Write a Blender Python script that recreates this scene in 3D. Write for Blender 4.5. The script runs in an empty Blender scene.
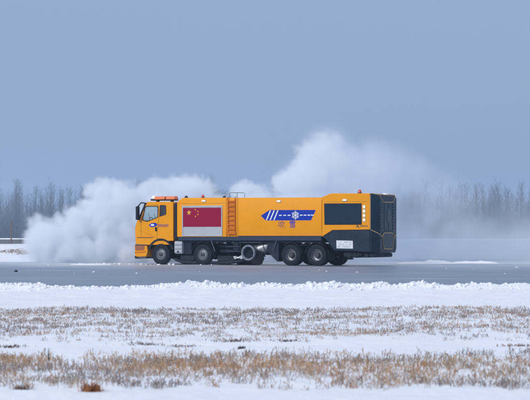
import bpy, bmesh, math, random
import numpy as np
from mathutils import Vector, Matrix
from mathutils.geometry import tessellate_polygon

R = math.radians
random.seed(7)
RNG = np.random.default_rng(11)
scene = bpy.context.scene
COL = scene.collection

# ------------------------------------------------------------------ camera
cam_data = bpy.data.cameras.new('camera')
cam = bpy.data.objects.new('camera', cam_data)
COL.objects.link(cam)
cam.location = (0, 0, 1.6)
cam.rotation_euler = (R(90 + 1.17), 0, 0)
cam_data.sensor_width = 36
cam_data.lens = 116.15
cam_data.clip_start = 0.5
cam_data.clip_end = 9000
cam_data.dof.use_dof = True
cam_data.dof.focus_distance = 89
cam_data.dof.aperture_fstop = 4.5
scene.camera = cam

# ------------------------------------------------------------------ sky (veiled winter daylight) and sun
SUN_EL, SUN_AZ = 27.0, 226.0          # azimuth clockwise from +Y: behind the camera, a little to the left
world = bpy.data.worlds.new('World')
scene.world = world
world.use_nodes = True
nt = world.node_tree
for n_ in list(nt.nodes):
    nt.nodes.remove(n_)
def wn(t, **k):
    n_ = nt.nodes.new(t)
    for a, b in k.items():
        setattr(n_, a, b)
    return n_
w_out = wn('ShaderNodeOutputWorld')
w_bg = wn('ShaderNodeBackground')
w_bg.inputs['Strength'].default_value = 0.1
sky_n = wn('ShaderNodeTexSky', sky_type='NISHITA', sun_disc=False, sun_elevation=R(SUN_EL), sun_rotation=R(SUN_AZ),
           air_density=1.4, dust_density=2.0, ozone_density=2.0)
tc = wn('ShaderNodeTexCoord')
sep = wn('ShaderNodeSeparateXYZ')
ramp = wn('ShaderNodeMapRange')       # smooth overcast: brightens evenly from horizon to zenith
ramp.inputs['From Min'].default_value = 0.0
ramp.inputs['From Max'].default_value = 1.0
ramp.interpolation_type = 'SMOOTHSTEP'
ovc = wn('ShaderNodeMix', data_type='RGBA')
ovc.inputs['A'].default_value = (2.26, 3.20, 5.25, 1)
ovc.inputs['B'].default_value = (6.9, 7.4, 8.7, 1)
mixs = wn('ShaderNodeMix', data_type='RGBA')
mixs.inputs['Factor'].default_value = 0.88
nt.links.new(tc.outputs['Generated'], sep.inputs[0])
nt.links.new(sep.outputs['Z'], ramp.inputs['Value'])
nt.links.new(ramp.outputs[0], ovc.inputs['Factor'])
nt.links.new(sky_n.outputs[0], mixs.inputs['A'])
nt.links.new(ovc.outputs['Result'], mixs.inputs['B'])
nt.links.new(mixs.outputs['Result'], w_bg.inputs['Color'])
nt.links.new(w_bg.outputs[0], w_out.inputs['Surface'])

sun_data = bpy.data.lights.new('sun', 'SUN')
sun_data.energy = 1.5
sun_data.angle = R(14)
sun_data.color = (1.0, 0.955, 0.90)
sun = bpy.data.objects.new('sun', sun_data)
COL.objects.link(sun)
_az = R(SUN_AZ)
_sdir = Vector((math.sin(_az) * math.cos(R(SUN_EL)), math.cos(_az) * math.cos(R(SUN_EL)), math.sin(R(SUN_EL))))
sun.rotation_euler = (-_sdir).to_track_quat('-Z', 'Y').to_euler()

# ------------------------------------------------------------------ render settings
scene.render.engine = 'CYCLES'
scene.view_settings.view_transform = 'Standard'
scene.view_settings.look = 'None'
scene.view_settings.exposure = 0.2
scene.view_settings.gamma = 1.0
scene.view_settings.use_curve_mapping = False
cy = scene.cycles
cy.use_denoising = True
try:
    cy.denoiser = 'OPENIMAGEDENOISE'
except Exception:
    pass
cy.max_bounces = 20
cy.diffuse_bounces = 3
cy.glossy_bounces = 3
cy.transmission_bounces = 4
cy.transparent_max_bounces = 12
cy.volume_bounces = 18
cy.volume_step_rate = 2.0
cy.volume_max_steps = 256
cy.use_adaptive_sampling = True
cy.adaptive_threshold = 0.02
cy.sample_clamp_indirect = 4.0

# ------------------------------------------------------------------ materials
MATS = {}
def mat(name, color, rough=0.5, metal=0.0, var=0.0, scale=4.0, bump=0.0, bscale=40.0, coat=0.0, spec=0.5, dirt=None):
    """Principled material with uneven colour (var), fine relief (bump) and optional low dirt film."""
    m = bpy.data.materials.new(name)
    m.use_nodes = True
    t = m.node_tree
    b = t.nodes['Principled BSDF']
    b.inputs['Base Color'].default_value = (*color, 1)
    b.inputs['Roughness'].default_value = rough
    b.inputs['Metallic'].default_value = metal
    b.inputs['Coat Weight'].default_value = coat
    b.inputs['Specular IOR Level'].default_value = spec
    co = t.nodes.new('ShaderNodeTexCoord')
    col_out = None
    if var > 0 or dirt:
        nz = t.nodes.new('ShaderNodeTexNoise')
        nz.inputs['Scale'].default_value = scale
        nz.inputs['Detail'].default_value = 6
        nz.inputs['Roughness'].default_value = 0.62
        t.links.new(co.outputs['Object'], nz.inputs['Vector'])
        mx = t.nodes.new('ShaderNodeMix'); mx.data_type = 'RGBA'
        mx.inputs['A'].default_value = (*[c * (1 - var) for c in color], 1)
        mx.inputs['B'].default_value = (*[min(1, c * (1 + var)) for c in color], 1)
        t.links.new(nz.outputs['Fac'], mx.inputs['Factor'])
        col_out = mx.outputs['Result']
        mr = t.nodes.new('ShaderNodeMapRange')
        mr.inputs['From Min'].default_value = 0.3
        mr.inputs['From Max'].default_value = 0.7
        mr.inputs['To Min'].default_value = max(0.02, rough - 0.12)
        mr.inputs['To Max'].default_value = min(1, rough + 0.12)
        t.links.new(nz.outputs['Fac'], mr.inputs['Value'])
        t.links.new(mr.outputs[0], b.inputs['Roughness'])
    if dirt:                       # dried slush spray: colour, top height of the film, strength
        dcol, ztop, amt = dirt
        sp = t.nodes.new('ShaderNodeSeparateXYZ')
        t.links.new(co.outputs['Object'], sp.inputs[0])
        mr2 = t.nodes.new('ShaderNodeMapRange')
        mr2.inputs['From Min'].default_value = ztop
        mr2.inputs['From Max'].default_value = 0.2
        mr2.inputs['To Min'].default_value = 0.0
        mr2.inputs['To Max'].default_value = 1.0
        t.links.new(sp.outputs['Z'], mr2.inputs['Value'])
        nz2 = t.nodes.new('ShaderNodeTexNoise')
        nz2.inputs['Scale'].default_value = 5.5
        nz2.inputs['Detail'].default_value = 8
        nz2.inputs['Roughness'].default_value = 0.7
        t.links.new(co.outputs['Object'], nz2.inputs['Vector'])
        mr3 = t.nodes.new('ShaderNodeMapRange')
        mr3.inputs['From Min'].default_value = 0.4
        mr3.inputs['From Max'].default_value = 0.75
        t.links.new(nz2.outputs['Fac'], mr3.inputs['Value'])
        mu = t.nodes.new('ShaderNodeMath'); mu.operation = 'MULTIPLY'
        t.links.new(mr2.outputs[0], mu.inputs[0]); t.links.new(mr3.outputs[0], mu.inputs[1])
        mu2 = t.nodes.new('ShaderNodeMath'); mu2.operation = 'MULTIPLY'
        mu2.inputs[1].default_value = amt
        t.links.new(mu.outputs[0], mu2.inputs[0])
        mx2 = t.nodes.new('ShaderNodeMix'); mx2.data_type = 'RGBA'
        mx2.inputs['B'].default_value = (*dcol, 1)
        t.links.new(col_out, mx2.inputs['A'])
        t.links.new(mu2.outputs[0], mx2.inputs['Factor'])
        col_out = mx2.outputs['Result']
    if col_out is not None:
        t.links.new(col_out, b.inputs['Base Color'])
    if bump > 0:
        nb = t.nodes.new('ShaderNodeTexNoise')
        nb.inputs['Scale'].default_value = bscale
        nb.inputs['Detail'].default_value = 5
        t.links.new(co.outputs['Object'], nb.inputs['Vector'])
        bp = t.nodes.new('ShaderNodeBump')
        bp.inputs['Strength'].default_value = bump
        bp.inputs['Distance'].default_value = 0.05
        t.links.new(nb.outputs['Fac'], bp.inputs['Height'])
        t.links.new(bp.outputs[0], b.inputs['Normal'])
    MATS[name] = m
    return m

SLUSH = (0.42, 0.44, 0.47)
mat('yellow_paint', (0.86, 0.335, 0.002), 0.40, var=0.08, scale=1.3, spec=0.14, dirt=((0.45, 0.25, 0.08), 2.2, 0.28))
mat('orange_paint', (0.62, 0.155, 0.006), 0.5, var=0.12, scale=3, spec=0.15)
mat('ladder_backing', (0.66, 0.20, 0.004), 0.5, var=0.1, scale=3, spec=0.15)
mat('navy_panel', (0.006, 0.020, 0.045), 0.3, var=0.25, scale=2, dirt=(SLUSH, 1.4, 0.04), spec=0.28)
mat('dark_glass_panel', (0.004, 0.022, 0.048), 0.16, var=0.2, scale=2, spec=0.28)
mat('black_plastic', (0.004, 0.010, 0.022), 0.5, var=0.3, scale=5, dirt=(SLUSH, 1.0, 0.10), spec=0.28)
mat('chassis_black', (0.004, 0.011, 0.025), 0.6, var=0.35, scale=5, bump=0.15, dirt=(SLUSH, 1.0, 0.08), spec=0.28)
mat('rail_grey', (0.018, 0.036, 0.065), 0.5, var=0.25, scale=5, spec=0.3, dirt=(SLUSH, 1.5, 0.08))
mat('rubber', (0.005, 0.010, 0.020), 0.8, var=0.3, scale=9, bump=0.3, bscale=30, dirt=((0.2, 0.21, 0.23), 1.0, 0.10), spec=0.28)
mat('rim_steel', (0.22, 0.24, 0.27), 0.42, metal=0.35, var=0.2, scale=7, dirt=((0.2, 0.2, 0.2), 1.0, 0.3))
mat('hub_dark', (0.05, 0.055, 0.065), 0.5, metal=0.4, var=0.3, scale=9)
mat('steel', (0.34, 0.37, 0.41), 0.38, metal=0.6, var=0.25, scale=5, dirt=((0.12, 0.11, 0.1), 1.4, 0.4))
mat('ring_steel', (0.19, 0.22, 0.26), 0.45, metal=0.5, var=0.3, scale=6)
mat('dull_steel', (0.10, 0.12, 0.15), 0.5, metal=0.4, var=0.3, scale=6)
mat('silver_shutter', (0.46, 0.50, 0.53), 0.4, metal=0.25, var=0.1, scale=3)
mat('pale_tank', (0.42, 0.46, 0.50), 0.5, var=0.12, scale=6, dirt=(SLUSH, 1.3, 0.3))
mat('flag_red', (0.30, 0.003, 0.045), 0.55, var=0.05, scale=2, spec=0.12)
mat('star_yellow', (0.80, 0.42, 0.03), 0.5, var=0.05)
mat('print_blue', (0.004, 0.035, 0.40), 0.5, var=0.06, scale=3, spec=0.15)
mat('print_white', (0.74, 0.77, 0.82), 0.45, var=0.05)
mat('print_purple', (0.20, 0.07, 0.16), 0.5, var=0.1)
mat('print_dark', (0.03, 0.03, 0.05), 0.5, var=0.1)
mat('print_grey', (0.33, 0.36, 0.42), 0.5, var=0.1)
mat('lamp_white', (0.86, 0.86, 0.85), 0.2, var=0.05, coat=0.5)
MATS['lamp_white'].node_tree.nodes['Principled BSDF'].inputs['Emission Color'].default_value = (1, .95, .88, 1)
MATS['lamp_white'].node_tree.nodes['Principled BSDF'].inputs['Emission Strength'].default_value = 0.2
mat('amber_lens', (0.85, 0.20, 0.03), 0.2, var=0.1, scale=10, coat=0.6)
mat('headlamp_lens', (0.36, 0.10, 0.03), 0.25, var=0.3, scale=9, coat=0.4)
mat('red_lens', (0.65, 0.03, 0.03), 0.2, var=0.1, scale=10, coat=0.6)
mat('rear_trim', (0.55, 0.36, 0.16), 0.4, var=0.1)
mat('seat_cloth', (0.012, 0.028, 0.07), 0.85, var=0.3, scale=12)
mat('bristle', (0.010, 0.014, 0.022), 0.85, var=0.5, scale=14, bump=0.8, bscale=25)
mat('snow', (0.84, 0.87, 0.91), 0.62, var=0.04, scale=0.6, bump=0.7, bscale=5, spec=0.25)
mat('snow_clod', (0.86, 0.885, 0.92), 0.7, var=0.03, scale=2, bump=0.5, bscale=14, spec=0.2)
mat('bark', (0.085, 0.100, 0.128), 0.9, var=0.35, scale=1.2)
mat('twig', (0.105, 0.124, 0.158), 0.9, var=0.3, scale=0.6)
mat('shrub_twig', (0.085, 0.102, 0.135), 0.9, var=0.3, scale=0.6)
mat('post_concrete', (0.10, 0.11, 0.12), 0.85, var=0.2, scale=4)
mat('wall_concrete', (0.13, 0.14, 0.15), 0.85, var=0.25, scale=0.6)
mat('wood_post', (0.15, 0.10, 0.065), 0.85, var=0.25, scale=5)
mat('soil_tuft', (0.06, 0.035, 0.022), 0.9, var=0.4, scale=12)

def glass_mat(name, tint, gloss=0.10):
    m = bpy.data.materials.new(name); m.use_nodes = True
    t = m.node_tree
    t.nodes.remove(t.nodes['Principled BSDF'])
    o = t.nodes['Material Output']
    tr = t.nodes.new('ShaderNodeBsdfTransparent'); tr.inputs['Color'].default_value = (*tint, 1)
    gl = t.nodes.new('ShaderNodeBsdfGlossy'); gl.inputs['Roughness'].default_value = 0.05
    co = t.nodes.new('ShaderNodeTexCoord')
    nz = t.nodes.new('ShaderNodeTexNoise'); nz.inputs['Scale'].default_value = 3
    t.links.new(co.outputs['Object'], nz.inputs['Vector'])
    mr = t.nodes.new('ShaderNodeMapRange')
    mr.inputs['To Min'].default_value = gloss * 0.6
    mr.inputs['To Max'].default_value = gloss * 1.6
    t.links.new(nz.outputs['Fac'], mr.inputs['Value'])
    mx = t.nodes.new('ShaderNodeMixShader')
    t.links.new(mr.outputs[0], mx.inputs['Fac'])
    t.links.new(tr.outputs[0], mx.inputs[1]); t.links.new(gl.outputs[0], mx.inputs[2])
    t.links.new(mx.outputs[0], o.inputs['Surface'])
    MATS[name] = m
glass_mat('window_glass', (0.90, 0.96, 0.97), 0.08)
glass_mat('tinted_glass', (0.10, 0.16, 0.24), 0.12)

def attr_mat(name, rough):
    """Colour comes from each blade's own stored colour."""
    m = bpy.data.materials.new(name); m.use_nodes = True
    t = m.node_tree; b = t.nodes['Principled BSDF']
    a = t.nodes.new('ShaderNodeAttribute'); a.attribute_name = 'tint'
    t.links.new(a.outputs['Color'], b.inputs['Base Color'])
    b.inputs['Roughness'].default_value = rough
    b.inputs['Specular IOR Level'].default_value = 0.2
    MATS[name] = m
attr_mat('dry_grass', 0.8)

def runway_mat():
    m = bpy.data.materials.new('runway_asphalt'); m.use_nodes = True
    t = m.node_tree; b = t.nodes['Principled BSDF']; N = t.nodes.new; L = t.links.new
    co = N('ShaderNodeTexCoord')
    mp = N('ShaderNodeMapping'); mp.inputs['Scale'].default_value = (0.05, 0.55, 1)
    L(co.outputs['Object'], mp.inputs['Vector'])
    n1 = N('ShaderNodeTexNoise'); n1.inputs['Scale'].default_value = 1.0; n1.inputs['Detail'].default_value = 8; n1.inputs['Roughness'].default_value = 0.6
    L(mp.outputs[0], n1.inputs['Vector'])
    c1 = N('ShaderNodeValToRGB')
    c1.color_ramp.elements[0].position = 0.34; c1.color_ramp.elements[0].color = (0.125, 0.168, 0.235, 1)
    c1.color_ramp.elements[1].position = 0.66; c1.color_ramp.elements[1].color = (0.22, 0.275, 0.365, 1)
    L(n1.outputs['Fac'], c1.inputs['Fac'])
    mp2 = N('ShaderNodeMapping'); mp2.inputs['Scale'].default_value = (0.16, 1.0, 1); mp2.inputs['Location'].default_value = (3.1, 7.7, 0)
    L(co.outputs['Object'], mp2.inputs['Vector'])
    n2 = N('ShaderNodeTexNoise'); n2.inputs['Scale'].default_value = 0.9; n2.inputs['Detail'].default_value = 9; n2.inputs['Roughness'].default_value = 0.68
    L(mp2.outputs[0], n2.inputs['Vector'])
    mr = N('ShaderNodeMapRange'); mr.inputs['From Min'].default_value = 0.56; mr.inputs['From Max'].default_value = 0.74; mr.inputs['To Max'].default_value = 0.65
    # powder snow lies thicker along the track the truck is clearing
    spx = N('ShaderNodeSeparateXYZ'); L(co.outputs['Object'], spx.inputs[0])
    pw = N('ShaderNodeMapRange'); pw.interpolation_type = 'SMOOTHSTEP'; pw.inputs['From Min'].default_value = 74; pw.inputs['From Max'].default_value = 100; pw.inputs['To Max'].default_value = 0.26
    L(spx.outputs['Y'], pw.inputs['Value'])
    pf = N('ShaderNodeMapRange'); pf.interpolation_type = 'SMOOTHSTEP'; pf.inputs['From Min'].default_value = 100; pf.inputs['From Max'].default_value = 112; pf.inputs['To Min'].default_value = 1.0; pf.inputs['To Max'].default_value = 0.15
    L(spx.outputs['Y'], pf.inputs['Value'])
    pm_ = N('ShaderNodeMath'); pm_.operation = 'MULTIPLY'; L(pw.outputs[0], pm_.inputs[0]); L(pf.outputs[0], pm_.inputs[1])
    ad = N('ShaderNodeMath'); ad.operation = 'ADD'; L(n2.outputs['Fac'], ad.inputs[0]); L(pm_.outputs[0], ad.inputs[1])
    L(ad.outputs[0], mr.inputs['Value'])
    mx = N('ShaderNodeMix'); mx.data_type = 'RGBA'; mx.inputs['B'].default_value = (0.70, 0.73, 0.77, 1)
    L(mr.outputs[0], mx.inputs['Factor']); L(c1.outputs[0], mx.inputs['A'])
    L(mx.outputs['Result'], b.inputs['Base Color'])
    r = N('ShaderNodeMapRange'); r.inputs['From Min'].default_value = 0.3; r.inputs['From Max'].default_value = 0.7
    r.inputs['To Min'].default_value = 0.28; r.inputs['To Max'].default_value = 0.6
    L(n1.outputs['Fac'], r.inputs['Value']); L(r.outputs[0], b.inputs['Roughness'])
    n3 = N('ShaderNodeTexNoise'); n3.inputs['Scale'].default_value = 6; n3.inputs['Detail'].default_value = 6
    L(co.outputs['Object'], n3.inputs['Vector'])
    bp = N('ShaderNodeBump'); bp.inputs['Strength'].default_value = 0.25; bp.inputs['Distance'].default_value = 0.05
    L(n3.outputs['Fac'], bp.inputs['Height']); L(bp.outputs[0], b.inputs['Normal'])
    MATS['runway_asphalt'] = m
runway_mat()

# ------------------------------------------------------------------ mesh helpers
class MB:
    def __init__(self):
        self.v = []; self.f = []
    def add(self, vs, fs):
        o = len(self.v)
        self.v += [tuple(p) for p in vs]
        self.f += [tuple(i + o for i in f) for f in fs]
        return self
    def box(self, x0, x1, y0, y1, z0, z1):
        return self.add([(x0,y0,z0),(x1,y0,z0),(x1,y1,z0),(x0,y1,z0),(x0,y0,z1),(x1,y0,z1),(x1,y1,z1),(x0,y1,z1)],
                        [(0,3,2,1),(4,5,6,7),(0,1,5,4),(1,2,6,5),(2,3,7,6),(3,0,4,7)])
    def prism(self, loop, y0, y1, holes=()):
        """Outline in (x, z), extruded along y, with openings."""
        loops = [loop] + list(holes)
        flat = [p for l in loops for p in l]
        tri = tessellate_polygon([[Vector((p[0], p[1], 0)) for p in l] for l in loops])
        n = len(flat)
        vs = [(x, y0, z) for x, z in flat] + [(x, y1, z) for x, z in flat]
        fs = [tuple(t) for t in tri] + [tuple(i + n for i in reversed(t)) for t in tri]
        s = 0
        for l in loops:
            k = len(l)
            for i in range(k):
                a, b = s + i, s + (i + 1) % k
                fs.append((a, b, b + n, a + n))
            s += k
        return self.add(vs, fs)
    def loft(self, rings, cap=True):
        n = len(rings[0]); vs = [p for r in rings for p in r]; fs = []
        for i in range(len(rings) - 1):
            for j in range(n):
                a, b = i*n + j, i*n + (j+1) % n
                fs.append((a, b, b + n, a + n))
        if cap:
            fs.append(tuple(range(n - 1, -1, -1)))
            fs.append(tuple((len(rings)-1)*n + j for j in range(n)))
        return self.add(vs, fs)
    def tube(self, pts, r, seg=8, r1=None, closed=False):
        pts = [Vector(p) for p in pts]; rings = []
        m = len(pts)
        for i, p in enumerate(pts):
            a = pts[i-1] if (i > 0 or closed) else p
            b = pts[(i+1) % m] if (i < m-1 or closed) else p
            d = (b - a).normalized()
            up = Vector((0,0,1)) if abs(d.z) < 0.9 else Vector((1,0,0))
            s = d.cross(up).normalized(); t = s.cross(d)
            rr = r if r1 is None else r + (r1 - r) * i / max(1, m-1)
            rings.append([p + s*math.cos(2*math.pi*k/seg)*rr + t*math.sin(2*math.pi*k/seg)*rr for k in range(seg)])
        if closed:
            rings.append(rings[0])
        return self.loft(rings, cap=not closed)
    def lathe_y(self, prof, cx, cz, seg=36):
        """Profile of (radius, y) turned about the y axis through (cx, cz)."""
        rings = [[(cx + r*math.cos(2*math.pi*k/seg), y, cz + r*math.sin(2*math.pi*k/seg)) for k in range(seg)] for r, y in prof]
        return self.loft(rings, cap=False)
    def cyl(self, a, b, r, seg=14):
        return self.tube([a, b], r, seg)
    def dome(self, c, rx, ry, rz, seg=12, rings=5):
        cx, cy_, cz = c; rs = []
        for i in range(rings + 1):
            t = i / rings * math.pi / 2 * 0.98
            rs.append([(cx + rx*math.cos(t)*math.cos(2*math.pi*k/seg), cy_ + ry*math.cos(t)*math.sin(2*math.pi*k/seg), cz + rz*math.sin(t)) for k in range(seg)])
        return self.loft(rs)
    def build(self, name, material, parent=None, bevel=0.0, smooth=True, loc=None, angle=35):
        me = bpy.data.meshes.new(name)
        me.from_pydata(self.v, [], self.f)
        bm = bmesh.new(); bm.from_mesh(me)
        bmesh.ops.recalc_face_normals(bm, faces=bm.faces)
        bm.to_mesh(me); bm.free()
        if material:
            me.materials.append(MATS[material])
        o = bpy.data.objects.new(name, me)
        COL.objects.link(o)
        if parent: o.parent = parent
        if loc: o.location = loc
        if bevel > 0:
            b = o.modifiers.new('bevel', 'BEVEL'); b.width = bevel; b.segments = 2; b.limit_method = 'ANGLE'; b.angle_limit = R(30)
        if smooth:
            me.polygons.foreach_set('use_smooth', [True]*len(me.polygons))
            me.set_sharp_from_angle(angle=R(angle))
        return o

def empty(name, loc=(0,0,0), parent=None, rz=0):
    o = bpy.data.objects.new(name, None)
    COL.objects.link(o); o.location = loc; o.rotation_euler = (0,0,rz)
    o.empty_display_size = 0.2
    if parent: o.parent = parent
    return o
def tag(o, label=None, cat=None, group=None, kind=None):
    if label: o['label'] = label
    if cat: o['category'] = cat
    if group: o['group'] = group
    if kind: o['kind'] = kind
    return o
def copy_tree(o, parent=None):
    c = o.copy(); COL.objects.link(c); c.parent = parent
    for ch in list(o.children):
        copy_tree(ch, c)
    return c

# value noise for terrain shapes
def _hash(ix, iy, s):
    h = (ix.astype(np.int64)*374761393 + iy.astype(np.int64)*668265263 + s*974634521) & 0x7fffffff
    h = ((h ^ (h >> 13)) * 1274126177) & 0x7fffffff
    return ((h ^ (h >> 16)) & 0xffff) / 65535.0
def vnoise(x, y, s=0):
    x = np.asarray(x, float); y = np.asarray(y, float)
    ix = np.floor(x); iy = np.floor(y); fx = x-ix; fy = y-iy
    fx = fx*fx*(3-2*fx); fy = fy*fy*(3-2*fy)
    a = _hash(ix,iy,s); b = _hash(ix+1,iy,s); c = _hash(ix,iy+1,s); d = _hash(ix+1,iy+1,s)
    return (a*(1-fx)+b*fx)*(1-fy) + (c*(1-fx)+d*fx)*fy
def fbm(x, y, o=4, s=0):
    t = 0; a = 0.5; f = 1
    for i in range(o):
        t = t + a*vnoise(x*f, y*f, s+i*17); a *= 0.5; f *= 2.03
    return t
def sstep(a, b, x):
    t = np.clip((x-a)/(b-a), 0, 1); return t*t*(3-2*t)

# ------------------------------------------------------------------ ground
RUN_NEAR, RUN_FAR = 49.6, 101.5
def ground_h(x, y):
    near_edge = RUN_NEAR + (fbm(x*0.7, x*0+3.1, 3, 5)-0.45)*0.9
    far_edge = RUN_FAR + (fbm(x*0.3, x*0+8.1, 3, 6)-0.45)*2.0
    h = 0.02 + (fbm(x*0.9, y*0.45, 3, 19)-0.44)*0.06 + (fbm(x*0.25, y*0.25, 4, 1)-0.47)*0.10 + (fbm(x*1.6, y*1.6, 3, 2)-0.44)*0.05*(1+1.3*sstep(37, 41, y)*(1-sstep(51, 55, y)))
    ridge = np.exp(-((y-(near_edge-0.75))/0.55)**2)
    h = h + ridge*(0.085 + 0.18*np.clip(fbm(x*1.9, y*1.5, 5, 3)-0.22, 0, 1)*1.6*(.5+fbm(x*.45, y*.1, 2, 77)))
    h = h + np.exp(-((y-(near_edge-3.2))/2.2)**2)*0.06*(0.4+fbm(x*1.2, y*0.9, 3, 9))
    # plough furrow between the two stubble strips
    h = h - 0.05*np.exp(-((y-24.6)/0.5)**2)
    far_edge = far_edge + 545*sstep(3.0, 6.0, x)
    inside = sstep(-0.15, 0.15, y-near_edge)*(1-sstep(-0.6, 0.6, y-far_edge))
    h = h*(1-inside) + (-0.15)*inside
    fb = np.exp(-((y-(far_edge+2.6))/1.5)**2)
    h = h + fb*(0.06 + 0.20*fbm(x*0.5, y*0.4, 3, 21))
    # ploughed bank beyond the runway, high ahead of the truck and dying away behind it
    ahead = 0.12 + 0.88*(1-sstep(-9.0, 2.0, x))
    bank = sstep(-1.0, 8.5, y-(far_edge+1.5))*(1-sstep(13.0, 19.0, y-far_edge))
    h = h + ahead*bank*(0.62 + 0.62*fbm(x*0.45, y*0.35, 4, 23))
    # old ploughed bank and the far field
    far = np.exp(-((y-192)/7.0)**2)
    h = h + (1-sstep(1.0, 4.0, x))*far*(0.15 + 0.35*fbm(x*0.22, y*0.12, 4, 31))
    return h
def axis_values(parts):
    out = []
    for a, b, st in parts:
        out += list(np.arange(a, b, st))
    return np.array(out + [parts[-1][1]])
xs_half = axis_values([(0, 11, 0.13), (11, 30, 0.4), (30, 90, 1.5), (90, 1500, 60)])
xs = np.concatenate([-xs_half[:0:-1], xs_half])
ys = axis_values([(-60, 12, 6), (12, 46.5, 0.15), (46.5, 51, 0.075), (51, 99, 4), (99, 122, 0.33), (122, 180, 2.5), (180, 206, 0.9), (206, 700, 9), (700, 2600, 80)])
X, Y = np.meshgrid(xs, ys)
Zg = ground_h(X, Y)
nx, ny = len(xs), len(ys)
gv = np.stack([X.ravel(), Y.ravel(), Zg.ravel()], 1)
ii, jj = np.meshgrid(np.arange(nx-1), np.arange(ny-1))
q = (jj*nx+ii).ravel()
gf = np.stack([q, q+1, q+1+nx, q+nx], 1)
def np_mesh(name, v, f, material, smooth=True):
    """Mesh from arrays: v (n,3), f (m,k)."""
    me = bpy.data.meshes.new(name)
    k = f.shape[1]
    me.vertices.add(len(v)); me.vertices.foreach_set('co', np.ascontiguousarray(v, np.float32).ravel())
    me.loops.add(len(f)*k); me.loops.foreach_set('vertex_index', np.ascontiguousarray(f, np.int32).ravel())
    me.polygons.add(len(f))
    me.polygons.foreach_set('loop_start', np.arange(len(f), dtype=np.int32)*k)
    me.polygons.foreach_set('loop_total', np.full(len(f), k, np.int32))
    me.update(calc_edges=True)
    me.polygons.foreach_set('use_smooth', [smooth]*len(f))
    me.materials.append(MATS[material])
    return me
def link(name, me, parent=None):
    o = bpy.data.objects.new(name, me); COL.objects.link(o)
    if parent: o.parent = parent
    return o
ground = link('ground', np_mesh('ground', gv, gf, 'snow'))
tag(ground, 'snow covered field on both sides of the runway', kind='structure')

rw = MB()
rxs = [-1500, -300, -60, -20, 0, 20, 60, 300, 1500]
rv = [(x, y, 0) for y in (48.2, 70, 85, 104.5) for x in rxs]
rv += [(x, y, 0) for y in (104.5, 300, 655) for x in (2.5, 40, 300, 1500)]
rf = [(j*9+i, j*9+i+1, j*9+i+10, j*9+i+9) for j in range(3) for i in range(8)]
rf += [(36+j*4+i, 36+j*4+i+1, 36+j*4+i+5, 36+j*4+i+4) for j in range(2) for i in range(3)]
rw.add(rv, rf)
runway = rw.build('runway', 'runway_asphalt')
tag(runway, 'wet grey runway with thin streaks of slush', kind='structure')

# ------------------------------------------------------------------ snow clods
def clod_mesh(rad, seed, flat=0.7):
    bm = bmesh.new()
    bmesh.ops.create_icosphere(bm, subdivisions=2, radius=1)
    rs = random.Random(seed)
    ph = [rs.uniform(0, 6) for _ in range(6)]
    vs = []
    for v in bm.verts:
        p = v.co
        k = 1 + 0.16*math.sin(3.1*p.x+ph[0])*math.sin(2.7*p.y+ph[1]) + 0.14*math.sin(4.3*p.z+ph[2]+2*p.x) + 0.10*math.sin(6.1*p.y+ph[3]) + rs.uniform(-.15, .15)
        vs.append((p.x*k*rad, p.y*k*rad, p.z*k*rad*flat))
    fs = [tuple(v.index for v in f.verts) for f in bm.faces]
    bm.free()
    return np.array(vs), np.array(fs)
CLODS = [clod_mesh(1, s) for s in range(6)]
def clod_mass(name, spots, label):
    V = []; F = []; o = 0
    for i, (x, y, z, r) in enumerate(spots):
        v, f = CLODS[i % 6]
        e = Matrix.Rotation(RNG.uniform(0, 6.28), 3, 'Z') @ Matrix.Rotation(RNG.normal(0, .5), 3, 'X') @ Matrix.Rotation(RNG.normal(0, .5), 3, 'Y')
        w = (v*np.array([RNG.uniform(.8, 1.6), RNG.uniform(.7, 1.1), RNG.uniform(.45, 1.1)])*r) @ np.array(e).T + np.array([x, y, z])
        V.append(w); F.append(f+o); o += len(v)
    ob = link(name, np_mesh(name, np.concatenate(V), np.concatenate(F), 'snow_clod'))
    return tag(ob, label, 'snow', kind='stuff')
sp = []
NC = 3000
xx = RNG.uniform(-13, 13, NC)
yy = RUN_NEAR + (fbm(xx*0.7, xx*0+3.1, 3, 5)-0.45)*0.9 - 0.75 + RNG.normal(0, 0.42, NC)
rr = np.clip(RNG.lognormal(-3.45, 0.5, NC), 0.012, 0.095)
clump = fbm(xx*0.55, xx*0+1.7, 3, 44)
hh = ground_h(xx, yy)
for i in range(NC):
    if hh[i] > -0.02 and clump[i] + RNG.uniform(-.2, .2) > 0.32:
        sp.append((xx[i], yy[i], hh[i] + rr[i]*0.1, rr[i]))
clod_mass('snow_rubble', sp, 'lumpy ploughed snow crest along the near edge of the runway')
sp = []
for i in range(46):                                          # slush left on the asphalt in front of the cloud
    x = RNG.normal(-7.2, 2.6); y = RNG.normal(93.5, 1.0) if x < -6.6 else RNG.normal(91.2, .4)
    r = float(np.clip(RNG.lognormal(-3.1, 0.45), .02, .10))
    sp.append((x, y, r*0.2, r))
for i in range(16):
    x = RNG.uniform(-14, 14); y = RNG.uniform(70, 86)
    r = float(np.clip(RNG.lognormal(-3.5, 0.4), .015, .06)); sp.append((x, y, r*.2, r))
clod_mass('slush_rubble', sp, 'small slush lumps scattered on the asphalt around the truck')

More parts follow.
